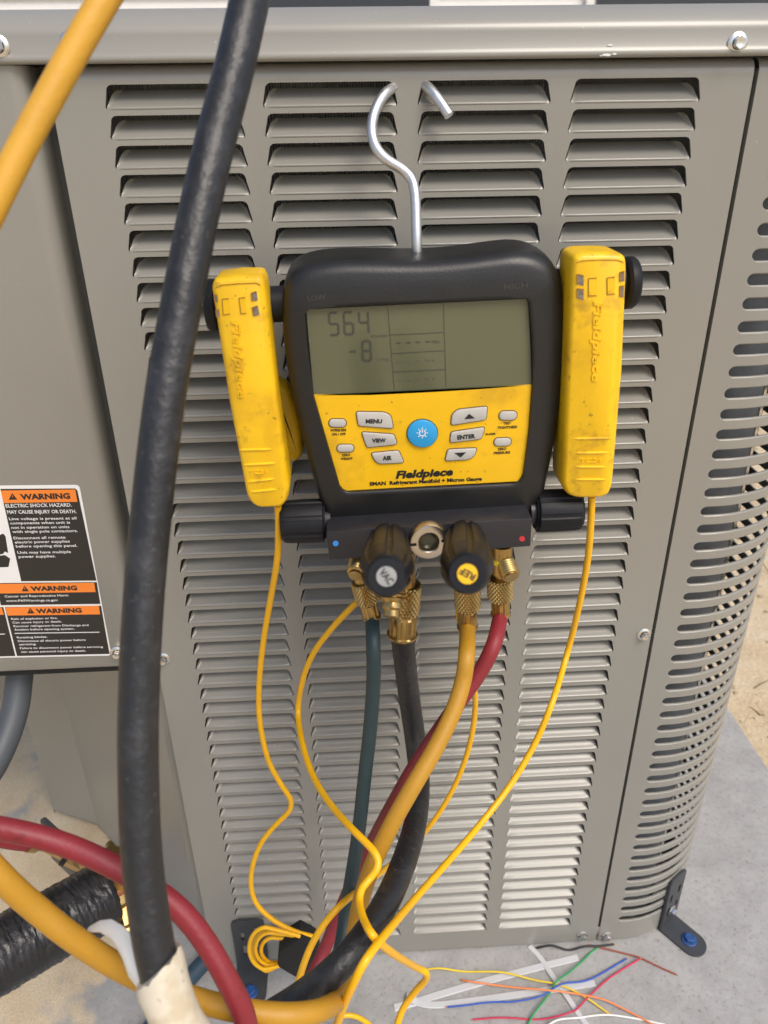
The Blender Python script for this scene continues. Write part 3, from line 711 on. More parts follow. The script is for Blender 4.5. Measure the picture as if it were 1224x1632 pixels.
# front knobs with printed caps
for u0_, v0_, u1_, v1_, word, cm, wc in ((619, 864, 616, 919, 'VAC', mat('silver_disc', (.30, .30, .29), .5, noise=.1, nscale=300), INK), (741, 859, 745, 915, 'REF', YFACE, INK)):
    a = Y(u0_, v0_, yBk); lo, hi = -.30, yBk
    for _ in range(40):
        mid = (lo + hi) / 2
        if Y(u1_, v1_, mid).z > a.z - .002: hi = mid
        else: lo = mid
    b = Y(u1_, v1_, (lo + hi) / 2); L = (b - a).length; ax = (b - a).normalized()
    kb = put('front_knob', lathe([(.0125, -.002), (.0146, .002), (.0150, .005), (.0149, L * .4), (.0147, L * .66), (.0146, L * .80), (.0138, L * .87), (.0112, L * .96), (.0102, L * .99), (.0088, L), (.0054, L), (.0052, L - .0012), (.0004, L - .0012)], a, ax, 120, flutes(7, .13, 1, 7, .1), up=(0, 0, 1)), BLKPL, gauge, angle=28)
    cap = put('knob_cap', lathe([(.0050, L - .0012), (.0050, L - .0004), (.0003, L - .0003)], a, ax, 32, cap=(False, True)), cm, kb)
    up_ = (EZ - ax * EZ.dot(ax)).normalized(); rt = up_.cross(ax)
    ang = math.radians(-55 if word == 'VAC' else 152)
    d1 = rt * math.cos(ang) + up_ * math.sin(ang); d2 = (-rt * math.sin(ang) + up_ * math.cos(ang))
    Vt, Ft = text_mesh(word, .03, 0.); wdt = .0080; hgt = .0034; o0 = a + ax * (L - .00025) - d1 * wdt / 2 - d2 * hgt / 2
    put('lettering', ([o0 + d1 * v.x * wdt + d2 * v.y * hgt + ax * .0001 * (v.z + .5) for v in Vt], Ft), wc, kb, smooth=False)
# brass ports under the block
def thread_prof(r, h0, h1, n):
    P = []
    for i in range(n):
        t = h0 + (h1 - h0) * i / n; P += [(r * .90, t), (r, t + (h1 - h0) / n * .45)]
    return P + [(r * .9, h1)]
def axis_px(u0_, v0_, y0_, u1_, v1_, y1_): a, b = Y(u0_, v0_, y0_), Y(u1_, v1_, y1_); return a, (b - a)
a, d = axis_px(573, 872, -.088, 577, 935, -.088)
put('port', lathe([(.0078, 0), (.0078, d.length * .62), (.006, d.length * .66), (.006, d.length)], a, d, 24), BRASS, gauge, angle=40)
a, d = axis_px(572, 893, -.092, 566, 918, -.108); L = d.length
put('spare_port', lathe([(.0068, -.004), (.0074, 0)] + thread_prof(.0078, .001, L * .8, 5) + [(.0052, L * .86), (.0052, L), (.003, L + .0004)], a, d, 24), BRASS, gauge, angle=25)
a, d = axis_px(640, 868, -.09, 645, 975, -.09)
put('port', lathe([(.010, 0), (.010, d.length * .5), (.0085, d.length)], a, d, 24), BRASS, gauge, angle=40)
a, d = axis_px(628, 925, -.104, 624, 985, -.122); L = d.length
put('spare_port', lathe([(.0095, -.010), (.0098, 0)] + thread_prof(.0102, .0005, L * .55, 5) + [(.0078, L * .6), (.0082, L * .68), (.0082, L * .74), (.0066, L * .8), (.0066, L * .96), (.0045, L)], a, d, 28), BRASS, gauge, angle=25)
a, d = axis_px(744, 866, -.09, 745, 955, -.09)
put('port', lathe([(.0078, 0), (.0078, d.length * .85), (.006, d.length)], a, d, 24), BRASS, gauge, angle=40)
a, d = axis_px(800, 868, -.088, 798, 930, -.088)
pr = put('port', lathe([(.0085, 0), (.0085, d.length * .7), (.006, d.length * .74), (.006, d.length)], a, d, 24), BRASS, gauge, angle=40)
put('yellow_paint_mark', lathe([(.0087, d.length * .30), (.0087, d.length * .42)], a, d, 24, cap=(False, False)), wire_mat('yellow_paint', (.75, .6, .02)), pr)
a, d = axis_px(806, 897, -.092, 815, 921, -.106); L = d.length
put('spare_port', lathe([(.0068, -.004), (.0074, 0)] + thread_prof(.0078, .001, L * .9, 6) + [(.0056, L * .92), (.0056, L)], a, d, 24), BRASS, gauge, angle=25)
# steel hook threaded through the slots
hk = [(665, 420, -.052), (664, 385, -.052), (663, 340, -.047), (661, 305, -.043), (655, 284, -.039), (640, 269, -.036), (618, 256, -.033), (601, 238, -.029), (593, 215, -.024), (594, 190, -.019), (602, 167, -.013), (614, 149, -.006), (628, 139, .003), (642, 134, .0085), (656, 132, .010), (668, 133, .008), (680, 138, .000), (692, 150, -.007), (704, 166, -.012), (716, 184, -.016)]
put('hook', tube(relax(catmull([Y(*p) for p in hk], 6), 3), .0036, 18), STEEL, gauge)

# ================================================================== CLAMPS WITH THEIR LEADS
def cable_path(pts): return relax(catmull([D(*p[:3]) if len(p) == 4 else Y(*p) for p in pts], 8), 3)
def ground_pt(u, v, z): p = Zp(u, v, z); return p
def clamp(label, front, edge_r, yb, yf, jaw, txt, tag_txt, windows, squares, ridges, seam, side):
    base = Y(*front[len(front) // 2], yb)
    t = thing('pipe_clamp', base, label, 'clamp', 'yellow pipe clamps hung on the gauge')
    o = fillet([Y(u, v, yf) for u, v in front], edge_r, 5)
    b = .0035
    body = put('body', loft(o, [(.004, yb), (.001, yb - .002), (0, yb - .006), (0, yf + .006), (.0004, yf + .0035), (.0016, yf + .0012), (.0034, yf)]), YEL, t, angle=45)
    jo = fillet([Y(u, v, -.042) for u, v in jaw], .005, 4)
    put('jaw', loft(jo, [(.004, -.026), (.001, -.028), (0, -.032), (0, -.044), (.002, -.047), (.004, -.048)]), YEL, t, angle=45)
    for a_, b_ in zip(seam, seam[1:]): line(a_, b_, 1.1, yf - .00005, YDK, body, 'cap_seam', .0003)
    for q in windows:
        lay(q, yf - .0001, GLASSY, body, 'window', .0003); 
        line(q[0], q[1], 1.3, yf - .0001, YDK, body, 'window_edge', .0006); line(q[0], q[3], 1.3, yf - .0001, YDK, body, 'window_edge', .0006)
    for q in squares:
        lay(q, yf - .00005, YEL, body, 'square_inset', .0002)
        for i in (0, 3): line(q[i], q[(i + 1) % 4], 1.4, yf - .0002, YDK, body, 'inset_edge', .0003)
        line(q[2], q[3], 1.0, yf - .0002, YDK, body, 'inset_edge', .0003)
    s, A, B, h = txt
    text(s, A, B, h, yf + .0002, YEL, body, bold=.03, shear=.2, thick=.0011)
    s, A, B, h = tag_txt
    text(s, A, B, h, yf + .0002, YEL, body, bold=.01, thick=.0009)
    for a, b_ in ridges:
        pa, pb2 = Y(*a, yf), Y(*b_, yf); n = 7
        put('grip_ridge', tube([pa + (pb2 - pa) * k / n for k in range(n + 1)], lambda q: .0011 * min(1, 8 * q + .15, 8 * (1 - q) + .15), 8), YEL, body)
    return t, body
GLASSY = mat('window_insert', (.20, .17, .13), .25, noise=.5, nscale=350)
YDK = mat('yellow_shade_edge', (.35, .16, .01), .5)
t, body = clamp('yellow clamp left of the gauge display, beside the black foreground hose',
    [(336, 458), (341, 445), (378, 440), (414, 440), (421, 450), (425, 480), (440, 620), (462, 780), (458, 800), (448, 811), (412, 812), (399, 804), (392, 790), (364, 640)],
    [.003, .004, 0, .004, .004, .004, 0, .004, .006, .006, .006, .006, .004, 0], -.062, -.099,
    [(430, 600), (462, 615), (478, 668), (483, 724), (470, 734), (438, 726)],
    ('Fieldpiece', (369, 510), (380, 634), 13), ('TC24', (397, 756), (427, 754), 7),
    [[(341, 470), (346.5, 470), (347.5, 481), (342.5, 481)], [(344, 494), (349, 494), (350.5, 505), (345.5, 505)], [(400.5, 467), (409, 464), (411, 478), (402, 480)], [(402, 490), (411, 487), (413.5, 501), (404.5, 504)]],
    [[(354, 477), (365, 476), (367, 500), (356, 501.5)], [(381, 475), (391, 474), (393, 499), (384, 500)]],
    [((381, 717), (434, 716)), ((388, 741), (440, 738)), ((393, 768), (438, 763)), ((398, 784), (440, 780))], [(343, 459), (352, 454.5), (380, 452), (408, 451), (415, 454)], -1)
p1 = [(443, 806, -.085), (444, 840, -.083), (442, 890, -.075), (432, 950, -.055), (420, 1020, -.040), (413, 1090, -.034), (414, 1150, -.032), (427, 1210, -.031), (446, 1247, -.031), (460, 1268, -.032), (464, 1280, -.033), (459, 1295, -.034), (438, 1316, -.035), (416, 1344, -.036), (403, 1378, -.038), (400, 1410, -.041), (407, 1437, -.045), (425, 1458, -.05), (448, 1474, -.054), (474, 1486, -.056), (500, 1493, -.052)]
put('cable', tube(cable_path(p1), .0028, 12), CABLE, t)
lp = []
for k, (dx, dy, rx, ry) in enumerate(((0, 0, 27, 33), (7, 1, 24, 26), (12, 3, 20, 20), (3, 4, 25, 31))):
    cx, cy_, yy = 424 + dx, 1511 + dy, -.062 + .0058 * k
    lp += [(478, 1492 + 3 * k, yy)] + [(cx + rx * math.cos(math.radians(q)), cy_ - ry * math.sin(math.radians(q)), yy) for q in (70, 100, 130, 160, 190, 220, 250, 280)] + [(478, 1526 - 3 * k, yy + .003)]
put('cable_coil', tube(relax(catmull([Y(*p) for p in lp], 6), 2), .0023, 12), CABLE, t)
p3 = [(482, 1500, -.055), (505, 1497, -.052), (513, 1490, -.05), (508, 1500, -.058), (495, 1520, -.065), (482, 1548, -.07), (474, 1572, -.075), (470, 1595, -.08)]
p3 = [(470, 1600, .60, 'd'), (474, 1572, .605, 'd'), (483, 1540, .61, 'd'), (497, 1505, .615, 'd'), (520, 1468, .62, 'd'), (548, 1438, .63, 'd'), (580, 1412, .68, 'd'), (615, 1384, .75, 'd'), (655, 1350, -.038), (690, 1310, -.036), (722, 1258, -.035), (745, 1200, -.036), (756, 1145, -.04), (757, 1105, -.048), (751, 1072, -.060), (740, 1030, -.068), (732, 985, -.07), (728, 930, -.06), (728, 870, -.045)]
put('cable', tube(cable_path(p3), .0028, 12), CABLE, t)
so = [Y(u, v, -.05) for u, v in ((446, 1497), (478, 1477), (505, 1492), (510, 1508), (497, 1545), (470, 1540), (443, 1524))]
st_ = put('strap', loft(fillet(so, .003), [(.001, -.040), (0, -.044), (0, -.060), (.002, -.0635)]), VELC, t, angle=50)

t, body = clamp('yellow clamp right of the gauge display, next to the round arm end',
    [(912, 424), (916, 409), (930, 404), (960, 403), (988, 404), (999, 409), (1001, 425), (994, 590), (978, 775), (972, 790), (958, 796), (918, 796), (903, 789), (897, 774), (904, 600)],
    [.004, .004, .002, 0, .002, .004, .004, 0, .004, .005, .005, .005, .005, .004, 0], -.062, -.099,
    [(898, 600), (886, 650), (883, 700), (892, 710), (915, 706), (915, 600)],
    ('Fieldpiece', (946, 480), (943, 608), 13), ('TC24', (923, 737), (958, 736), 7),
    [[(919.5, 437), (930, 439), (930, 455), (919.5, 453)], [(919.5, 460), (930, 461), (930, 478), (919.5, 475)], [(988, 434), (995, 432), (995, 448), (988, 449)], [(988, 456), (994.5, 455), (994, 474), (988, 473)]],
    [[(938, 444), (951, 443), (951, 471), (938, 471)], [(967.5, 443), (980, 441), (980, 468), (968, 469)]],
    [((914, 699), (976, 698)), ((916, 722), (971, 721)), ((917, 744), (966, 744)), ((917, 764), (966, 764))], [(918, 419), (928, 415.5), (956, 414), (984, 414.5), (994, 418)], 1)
q1 = [(943, 792, -.085), (942, 825, -.083), (937, 890, -.074), (922, 970, -.062), (903, 1045, -.054), (880, 1120, .68, 'd'), (850, 1190, .685, 'd'), (810, 1256, .68, 'd'), (760, 1320, .66, 'd'), (710, 1378, .62, 'd'), (660, 1434, .57, 'd'), (618, 1484, .515, 'd'), (584, 1528, .487, 'd'), (562, 1570, .49, 'd'), (547, 1605, .51, 'd'), (537, 1640, .53, 'd'), (536, 1700, .56, 'd'), (560, 1740, .60, 'd'), (600, 1720, .63, 'd'), (624, 1665, .65, 'd'), (640, 1612, .65, 'd'), (662, 1580, .64, 'd'), (678, 1562, .63, 'd'), (679, 1550, .62, 'd'), (664, 1542, .61, 'd'), (630, 1522, .545, 'd'), (598, 1496, .505, 'd'), (580, 1466, .52, 'd'), (573, 1440, .537, 'd'), (576, 1418, .545, 'd'), (588, 1402, .55, 'd'), (600, 1386, .552, 'd'), (602, 1370, .555, 'd'), (592, 1352, .56, 'd'), (560, 1320, .58, 'd'), (525, 1280, .625, 'd'), (498, 1235, .67, 'd'), (482, 1185, .71, 'd'), (475, 1135, -.04), (482, 1085, -.042), (500, 1040, -.05), (530, 1000, -.06), (560, 968, -.066), (585, 945, -.066), (605, 915, -.055), (615, 870, -.042)]
put('cable', tube(cable_path(q1), .0028, 12), CABLE, t)
put('cable_loop', tube(cable_path([(532, 1650, -.10), (536, 1626, -.098), (552, 1618, -.096), (572, 1622, -.096), (592, 1636, -.098), (610, 1660, -.10)]), .0028, 12), CABLE, t)

# ================================================================== HOSES
def knurled(prof, org, axis, seg, j0, j1, amp=.055):
    """a lathe whose rows j0..j1 carry raised diamonds"""
    V, F = lathe(prof, org, axis, seg, lambda t, j, k: 1 + (amp if (j + k) % 2 else -amp) if j0 <= j <= j1 else 1)
    G = []
    for f in F:
        if len(f) == 4:
            j, k = divmod(f[0], seg)
            if j0 <= j < j1:
                if (j + k) % 2: G += [[f[0], f[1], f[3]], [f[1], f[2], f[3]]]
                else: G += [[f[0], f[1], f[2]], [f[0], f[2], f[3]]]
                continue
        G.append(f)
    return V, G
def hose(name, label, pts, r, mt, fit, cat='hose', seg=20, n=10, by='y'):
    """pts: (u, v, y) measured on planes y, or (u, v, depth, 'd') at a distance along the lens axis"""
    P = [Y(*p) if len(p) == 3 else D(*p[:3]) if p[3] == 'd' else Zp(*p[:3]) for p in pts]
    path = relax(catmull(P, n), 4)
    o = thing(name, path[0] if fit else path[len(path) // 2], label, cat)
    put('tube', tube(path, r, seg), mt, o)
    if fit:
        d0 = (path[0] - path[6]).normalized(); k = r / .0066
        nut_c, fr, up2 = fit
        top = Y(*nut_c); ax = (top - path[0]); Lf = ax.length
        R1 = r * 1.20
        ferr = put('ferrule', lathe([(R1 * .98, -.001), (R1 * 1.10, .0004), (R1 * 1.10, .002), (R1, .003), (R1, Lf * .40), (R1 * .86, Lf * .44), (R1 * .86, Lf * .52)], path[0], ax, 48, lambda t, j, k: 1 - (.10 if (3 <= j <= 4 and math.cos(8 * t) > .1) else 0)), BRASS, o, angle=25)
        Rn = fr
        n0, n1 = Lf * .45, Lf * 1.0; rows = 9
        prof = [(Rn * .72, n0 - .002), (Rn * .86, n0)] + [(Rn, n0 + .001 + (n1 - n0 - .002) * i / rows) for i in range(rows + 1)] + [(Rn * .9, n1), (Rn * .6, n1 + .001)]
        put('knurled_nut', knurled(prof, path[0], ax, 44, 2, rows + 2), BRASS, o, smooth=False)
    return o
hose('teal_hose', 'dark teal hose hanging from the leftmost brass port of the gauge', [(593, 984, -.088), (595, 1030, .625, 'd'), (595, 1090, .635, 'd'), (590, 1160, .645, 'd'), (581, 1240, .655, 'd'), (571, 1330, .66, 'd'), (560, 1400, .66, 'd'), (551, 1455, .66, 'd'), (543, 1510, .65, 'd'), (525, 1570, .64, 'd'), (490, 1640, .62, 'd'), (450, 1700, .60, 'd')], .0060, HTEAL, ((578, 926, -.088), .0098, None))
hose('red_hose', 'red hose from the rightmost brass port, looping up across the lower left', [(798, 980, -.088), (788, 1024, .62, 'd'), (768, 1066, .622, 'd'), (738, 1110, .625, 'd'), (700, 1164, .63, 'd'), (660, 1224, .64, 'd'), (622, 1290, .67, 'd'), (590, 1350, .71, 'd'), (560, 1410, .74, 'd'), (535, 1470, .75, 'd'), (510, 1530, .75, 'd'), (480, 1590, .72, 'd'), (450, 1660, .63, 'd'), (425, 1710, .53, 'd'), (402, 1670, .455, 'd'), (388, 1615, .435, 'd'), (364, 1565, .43, 'd'), (330, 1505, .43, 'd'), (288, 1452, .43, 'd'), (235, 1412, .43, 'd'), (170, 1375, .43, 'd'), (100, 1345, .43, 'd'), (30, 1326, .425, 'd'), (-60, 1310, .42, 'd')], .0064, HRED, ((797, 920, -.088), .0105, None))
hose('mustard_hose', 'mustard yellow hose below the knob with the yellow cap, curving along the bottom left', [(745, 1000, -.09), (744, 1040, .602, 'd'), (738, 1085, .60, 'd'), (722, 1135, .595, 'd'), (694, 1192, .588, 'd'), (660, 1250, .582, 'd'), (624, 1314, .582, 'd'), (594, 1378, .59, 'd'), (574, 1440, .605, 'd'), (564, 1495, .61, 'd'), (557, 1545, .60, 'd'), (546, 1585, .535, 'd'), (516, 1608, .48, 'd'), (470, 1617, .462, 'd'), (410, 1614, .458, 'd'), (340, 1601, .455, 'd'), (265, 1577, .443, 'd'), (190, 1542, .43, 'd'), (115, 1494, .415, 'd'), (50, 1442, .405, 'd'), (0, 1396, .395, 'd'), (-70, 1320, .385, 'd')], .0067, HYEL, ((745, 930, -.09), .0105, None))
vh = hose('black_hose', 'thick black vacuum hose looping down from the gauge and up across the foreground', [(641, 1012, -.09), (645, 1050, -.088), (652, 1110, .70, 'd'), (662, 1180, .72, 'd'), (668, 1240, .71, 'd'), (664, 1300, .665, 'd'), (648, 1362, .605, 'd'), (618, 1434, .56, 'd'), (580, 1494, .53, 'd'), (534, 1546, .515, 'd'), (478, 1590, .52, 'd'), (428, 1622, .515, 'd'), (386, 1660, .48, 'd'), (348, 1696, .43, 'd'), (314, 1692, .392, 'd'), (288, 1640, .376, 'd'), (264, 1580, .374, 'd'), (246, 1510, .374, 'd'), (232, 1420, .374, 'd'), (224, 1335, .374, 'd'), (221, 1250, .374, 'd'), (220, 1170, .374, 'd'), (222, 1087, .374, 'd'), (226, 1000, .373, 'd'), (232, 915, .372, 'd'), (240, 830, .371, 'd'), (250, 735, .370, 'd'), (265, 620, .369, 'd'), (279, 540, .369, 'd'), (294, 460, .369, 'd'), (316, 345, .371, 'd'), (342, 230, .374, 'd'), (372, 115, .378, 'd'), (398, 0, .381, 'd'), (422, -110, .385, 'd')], .0098, HBLK, ((647, 930, -.09), .0125, None), seg=32)
# torn cream sleeve over the black hose
sp_ = relax(catmull([D(*p) for p in ((253, 1540, .374), (264, 1580, .374), (288, 1640, .376), (318, 1682, .385))], 10), 2)
def sleeve_r(q): return .0122 + .0004 * math.sin(q * 9)
sV, sF = tube(sp_, sleeve_r, 32)
for i in range(len(sp_)):
    q = i / (len(sp_) - 1); axs = (sp_[min(i + 1, len(sp_) - 1)] - sp_[max(i - 1, 0)]).normalized()
    for k in range(32):
        v = sV[i * 32 + k]; sV[i * 32 + k] = v - axs * ((v - sp_[i]).dot(RGT) / .0122 * .0065 + .0012 * math.sin(k * 1.9) * math.sin(k * .7)) * max(0, 1 - 2 * q)
slv = put('sleeve', (sV, sF), PVC, vh); slv['label'] = 'torn cream plastic sleeve on the black hose'
# its loose peeled flap, a curled sheet with thickness
flap = []
rows_ = [((141, 1478, .43), (143, 1482, .43)), ((158, 1468, .42), (165, 1486, .415)), ((177, 1466, .41), (183, 1502, .405)), ((197, 1478, .40), (195, 1528, .395)), ((215, 1496, .392), (205, 1557, .385)), ((234, 1532, .386), (220, 1576, .38))]
V, F = [], []
for (a, b) in rows_:
    A_, B_ = D(*a), D(*b)
    for k in range(7):
        q = k / 6; V.append(A_.lerp(B_, q) - FWD * .004 * math.sin(q * math.pi))
n7 = len(V); V += [v + FWD * .0008 for v in V]
for i in range(len(rows_) - 1):
    for k in range(6):
        a = i * 7 + k; F.append([a, a + 1, a + 8, a + 7]); F.append([n7 + a, n7 + a + 7, n7 + a + 8, n7 + a + 1])
rim = [k for k in range(7)] + [i * 7 + 6 for i in range(1, 6)] + [35 + k for k in range(5, -1, -1)] + [i * 7 for i in range(4, 0, -1)]
for i in range(len(rim)): a, b = rim[i], rim[(i + 1) % len(rim)]; F.append([a, n7 + a, n7 + b, b])
put('torn_flap', (V, F), mat('white_plastic_film', (.72, .71, .66), .45, noise=.06, nscale=60, stain=[(40, .58, (.55, .40, .15), .5)]), slv)
hose('mustard_hose', 'bright mustard hose crossing the upper left corner in the foreground', [(-60, 430, .33, 'd'), (-8, 322, .33, 'd'), (40, 226, .33, 'd'), (82, 148, .33, 'd'), (124, 72, .33, 'd'), (165, 2, .33, 'd'), (220, -90, .33, 'd')], .0062, HYEL2, None)
hose('blue_hose', 'dark blue hose on the pad behind the red hose, lower left', [(352, 1500, .0105, 'g'), (335, 1522, .0105, 'g'), (308, 1552, .0105, 'g'), (276, 1590, .0105, 'g'), (246, 1630, .0105, 'g'), (215, 1680, .0105, 'g')], .0105, mat('navy_hose', (.03, .06, .09), .5, noise=.1, nscale=60), None)
# ================================================================== SERVICE CORNER: insulated line, valves, conduit
ins = thing('insulated_pipe', D(60, 1475, .70), 'black tape-wrapped insulated pipe at the lower left', 'pipe')
a, b = D(-60, 1556, .66), D(172, 1424, .75)
path = [a + (b - a) * k / 90 for k in range(91)]
random.seed(3)
wob = [random.uniform(-1, 1) for _ in range(91)]
V, F = tube(path, lambda q: .0318 * (1 + .012 * (math.fmod(q * 7, 1) - .5) + .004 * wob[int(q * 90)]) * (1 if q < .96 else 1 - 2.2 * (q - .96)), 40)
axd = (b - a).normalized()
V = [v + Vector((random.uniform(-1, 1), random.uniform(-1, 1), random.uniform(-1, 1))) * .0007 for v in V]
put('tape_wrap', (V, F), TAPE, ins)
put('suction_line', tube([b - axd * .02, b + axd * .05], .011, 20), COPPER, ins)
val = thing('service_valve', D(196, 1425, .80), 'brass service valve at the end of the taped pipe', 'valve')
c = D(190, 1424, .765)
put('body', join(lathe([(.010, -.045), (.016, -.04), (.017, -.02), (.021, -.016), (.021, .014), (.016, .02), (.016, .028)], c, axd, 6), lathe([(.012, 0), (.014, .03), (.017, .034), (.017, .05), (.013, .054)], c, (0, 0, 1), 8), lathe([(.013, 0), (.013, .03), (.016, .033), (.016, .045)], c, (.3, -.6, -.5), 8)), BRASS, val, angle=25)
put('flange', box((-.022, -.004, -.03), (.022, .004, .03), .003, 2, Vector((.7, -.7, 0)), Vector((0, 0, 1)), c + Vector((-.006, .034, -.012))), BRASS, val)
val2 = thing('service_valve', D(120, 1365, .84), 'smaller brass service valve above the taped pipe, under the red hose', 'valve')
c2 = D(118, 1362, .835); ax2 = (D(165, 1385, .84) - D(85, 1345, .83)).normalized()
put('body', join(lathe([(.007, -.05), (.007, -.03), (.011, -.028), (.011, -.006), (.014, -.004), (.014, .012), (.011, .015), (.011, .035), (.014, .036), (.014, .05)], c2, ax2, 6), lathe([(.009, 0), (.009, .022), (.012, .024), (.012, .036), (.009, .039)], c2 + ax2 * .02, (.2, -.4, .7), 8)), BRASS, val2, angle=25)
put('black_clip', lathe([(.0145, -.009), (.0155, -.009), (.0155, -.004), (.0145, -.004)], c2, ax2, 20, cap=(False, False)), BLKPL, val2)
put('valve_bracket', box((-.03, -.004, -.03), (.03, .004, .035), .003, 2, Vector((.75, -.66, 0)), Vector((0, 0, 1)), D(100, 1358, .87)), BRKT, val2)
rl = hose('red_hose', 'short red hose end with brass ferrule, far left edge', [(-60, 1325, .74, 'd'), (-10, 1334, .755, 'd'), (20, 1340, .765, 'd'), (46, 1343, .775, 'd')], .0085, HRED, None)
e0 = D(46, 1343, .775); e1 = D(78, 1345, .79)
put('ferrule', lathe([(.0095, -.001), (.0095, .008), (.0075, .010), (.0070, (e1 - e0).length)], e0, e1 - e0, 20), BRASS, rl, angle=30)
cdt = tag(put('conduit', tube(relax(catmull([D(34, 1040, .80), D(30, 1085, .80), D(24, 1130, .795), D(10, 1175, .785), D(-14, 1225, .77), D(-60, 1290, .75)], 10), 3), .0135, 24), COND, origin=D(10, 1175, .785)), 'grey electrical conduit under the control box, left edge', 'conduit')

# ================================================================== HOLD-DOWN BRACKETS
def bracket(label, org, ang, hleg=.088, lfoot=.062, wd=.040):
    """upright leg against the unit, foot towards the viewer, origin at the bend"""
    t = thing('hold_down_bracket', org, label, 'bracket', 'metal brackets bolting the unit to the pad')
    ex = Vector((math.cos(ang), math.sin(ang), 0)); fw = Vector((ex.y, -ex.x, 0)); ez = Vector((0, 0, 1)); th = .0028
    def slab(outline, holes, O, a, b_, nrm):
        bm = bmesh.new()
        def loop(pts): 
            vs = [bm.verts.new(O + a * x + b_ * z) for x, z in pts]; return [bm.edges.new((vs[i], vs[(i + 1) % len(vs)])) for i in range(len(vs))]
        es = loop(outline)
        for h in holes: es += loop(h)
        bmesh.ops.triangle_fill(bm, edges=es, use_beauty=True)
        r = bmesh.ops.extrude_face_region(bm, geom=list(bm.faces)); bmesh.ops.translate(bm, vec=nrm * th, verts=[v for v in r['geom'] if isinstance(v, bmesh.types.BMVert)])
        bm.verts.index_update(); V = [v.co.copy() for v in bm.verts]; F = [[v.index for v in f.verts] for f in bm.faces]; bm.free(); return V, F
    def obr(cx, cz, w_, h_, n=5):
        r = min(w_, h_) / 2; P = []
        for k in range(n + 1): a = math.pi * k / n; P.append((cx + r * math.cos(a), cz + h_ / 2 - r + r * math.sin(a)))
        for k in range(n + 1): a = math.pi + math.pi * k / n; P.append((cx + r * math.cos(a), cz - h_ / 2 + r + r * math.sin(a)))
        return P
    w2 = wd / 2; rr = .007
    top = [(-w2, 0), (w2, 0), (w2, hleg - rr), (w2 - rr * .3, hleg - rr * .3), (w2 - rr, hleg), (-w2 + rr, hleg), (-w2 + rr * .3, hleg - rr * .3), (-w2, hleg - rr)]
    O = Vector(org)
    put('upright_leg', slab(top, [obr(-.008, .058, .005, .016), obr(.008, .066, .005, .016), obr(-.007, .030, .006, .020), obr(.009, .036, .005, .012)], O, ex, ez, fw), BRKT, t, angle=30)
    ft = [(-w2, 0), (w2, 0)] + [(w2 * math.cos(math.pi * k / 14), lfoot - w2 + w2 * math.sin(math.pi * k / 14)) for k in range(15)]
    put('foot', slab(ft, [], O + ez * .001, ex, fw, ez), BRKT, t, angle=30)
    bp_ = O + fw * (lfoot - .022) + ez * (.001 + th)
    bolt = put('bolt', join(lathe([(.0095, 0), (.0095, .0014), (.0085, .002)], bp_, ez, 24), lathe([(.0068, .0015), (.0068, .0062), (.006, .0068)], bp_, ez, 6)), BLUBOLT, t, angle=30)
    return t, O, fw, ez
zb = Zp(400, 1580, .004)
bracket('dark slotted bracket in front of the louvers, lower left', Vector((zb.x - .001, -.0005, 0)), 0.0)
ph = math.radians(35); pc = Vector((XC + RC * math.sin(ph), CY - RC * math.cos(ph), 0)); 
tb2, O2, fw2, ez2 = bracket('dark slotted bracket on the rounded right corner of the unit', pc + Vector((math.sin(ph), -math.cos(ph), 0)) * .0008, ph, .098, .056, .034)
o = mk('screw', SCM, None, tb2, fw2 * .0028 + ez2 * .030); o.rotation_euler = (0, 0, ph)

# ================================================================== WIRE OFFCUTS AND CABLE TIES ON THE PAD
def wire(label, pts, col, r=.0011, name='wire_offcut', cat='wire', group='coloured wire offcuts on the pad'):
    Q = [Zp(u, v, z) for u, v, z in pts]
    for i in range(1, len(Q) - 1): Q[i].z += random.uniform(0, .006) if i % 2 else 0; Q[i].x += random.uniform(-.0012, .0012); Q[i].y += random.uniform(-.0012, .0012)
    P = relax(catmull(Q, 8), 2)
    o = thing(name, P[0], label, cat, group)
    put('insulation', tube(P, r, 10), wire_mat('wire_' + label.split()[0], col), o)
    for a, b in ((P[0], P[1]), (P[-1], P[-2])): put('copper_end', tube([a - (a - b).normalized() * .001, a + (a - b).normalized() * .0025], r * .55, 8), COPPER, o)
    return o
Z1, Z2, Z3, Z4 = .0012, .0034, .0056, .0078
wire('yellow wire offcut running left to right on the pad', [(676, 1546, Z1), (700, 1547, Z1), (740, 1550, Z1), (800, 1553, Z2), (850, 1561, Z3), (890, 1570, Z3), (930, 1587, Z3), (972, 1617, Z1)], (.80, .58, .03))
wire('orange wire offcut across the white cable ties', [(736, 1562, Z1), (755, 1568, Z2), (810, 1573, Z3), (870, 1580, Z4), (910, 1582, Z4), (960, 1594, Z3), (1000, 1610, Z2), (1035, 1632, Z1), (1060, 1650, Z1)], (.80, .25, .08))
wire('green wire offcut reaching up to the panel seam', [(838, 1640, Z1), (852, 1618, Z2), (874, 1585, Z3), (886, 1568, Z4), (905, 1550, Z4), (926, 1534, Z2), (940, 1520, Z1), (954, 1509, Z1)], (.02, .30, .08))
wire('blue wire offcut between the green and red wires', [(713, 1605, Z2), (740, 1603, Z2), (780, 1598, Z3), (820, 1597, Z3), (860, 1586, Z4), (895, 1570, Z4), (940, 1560, Z2), (998, 1528, Z1)], (.03, .09, .42))
wire('crimson wire offcut bent in the middle, nearest the photo bottom', [(754, 1625, Z1), (800, 1624, Z1), (860, 1624, Z1), (905, 1619, Z2), (922, 1607, Z3), (940, 1586, Z3), (975, 1556, Z2), (1020, 1528, Z3)], (.55, .03, .08))
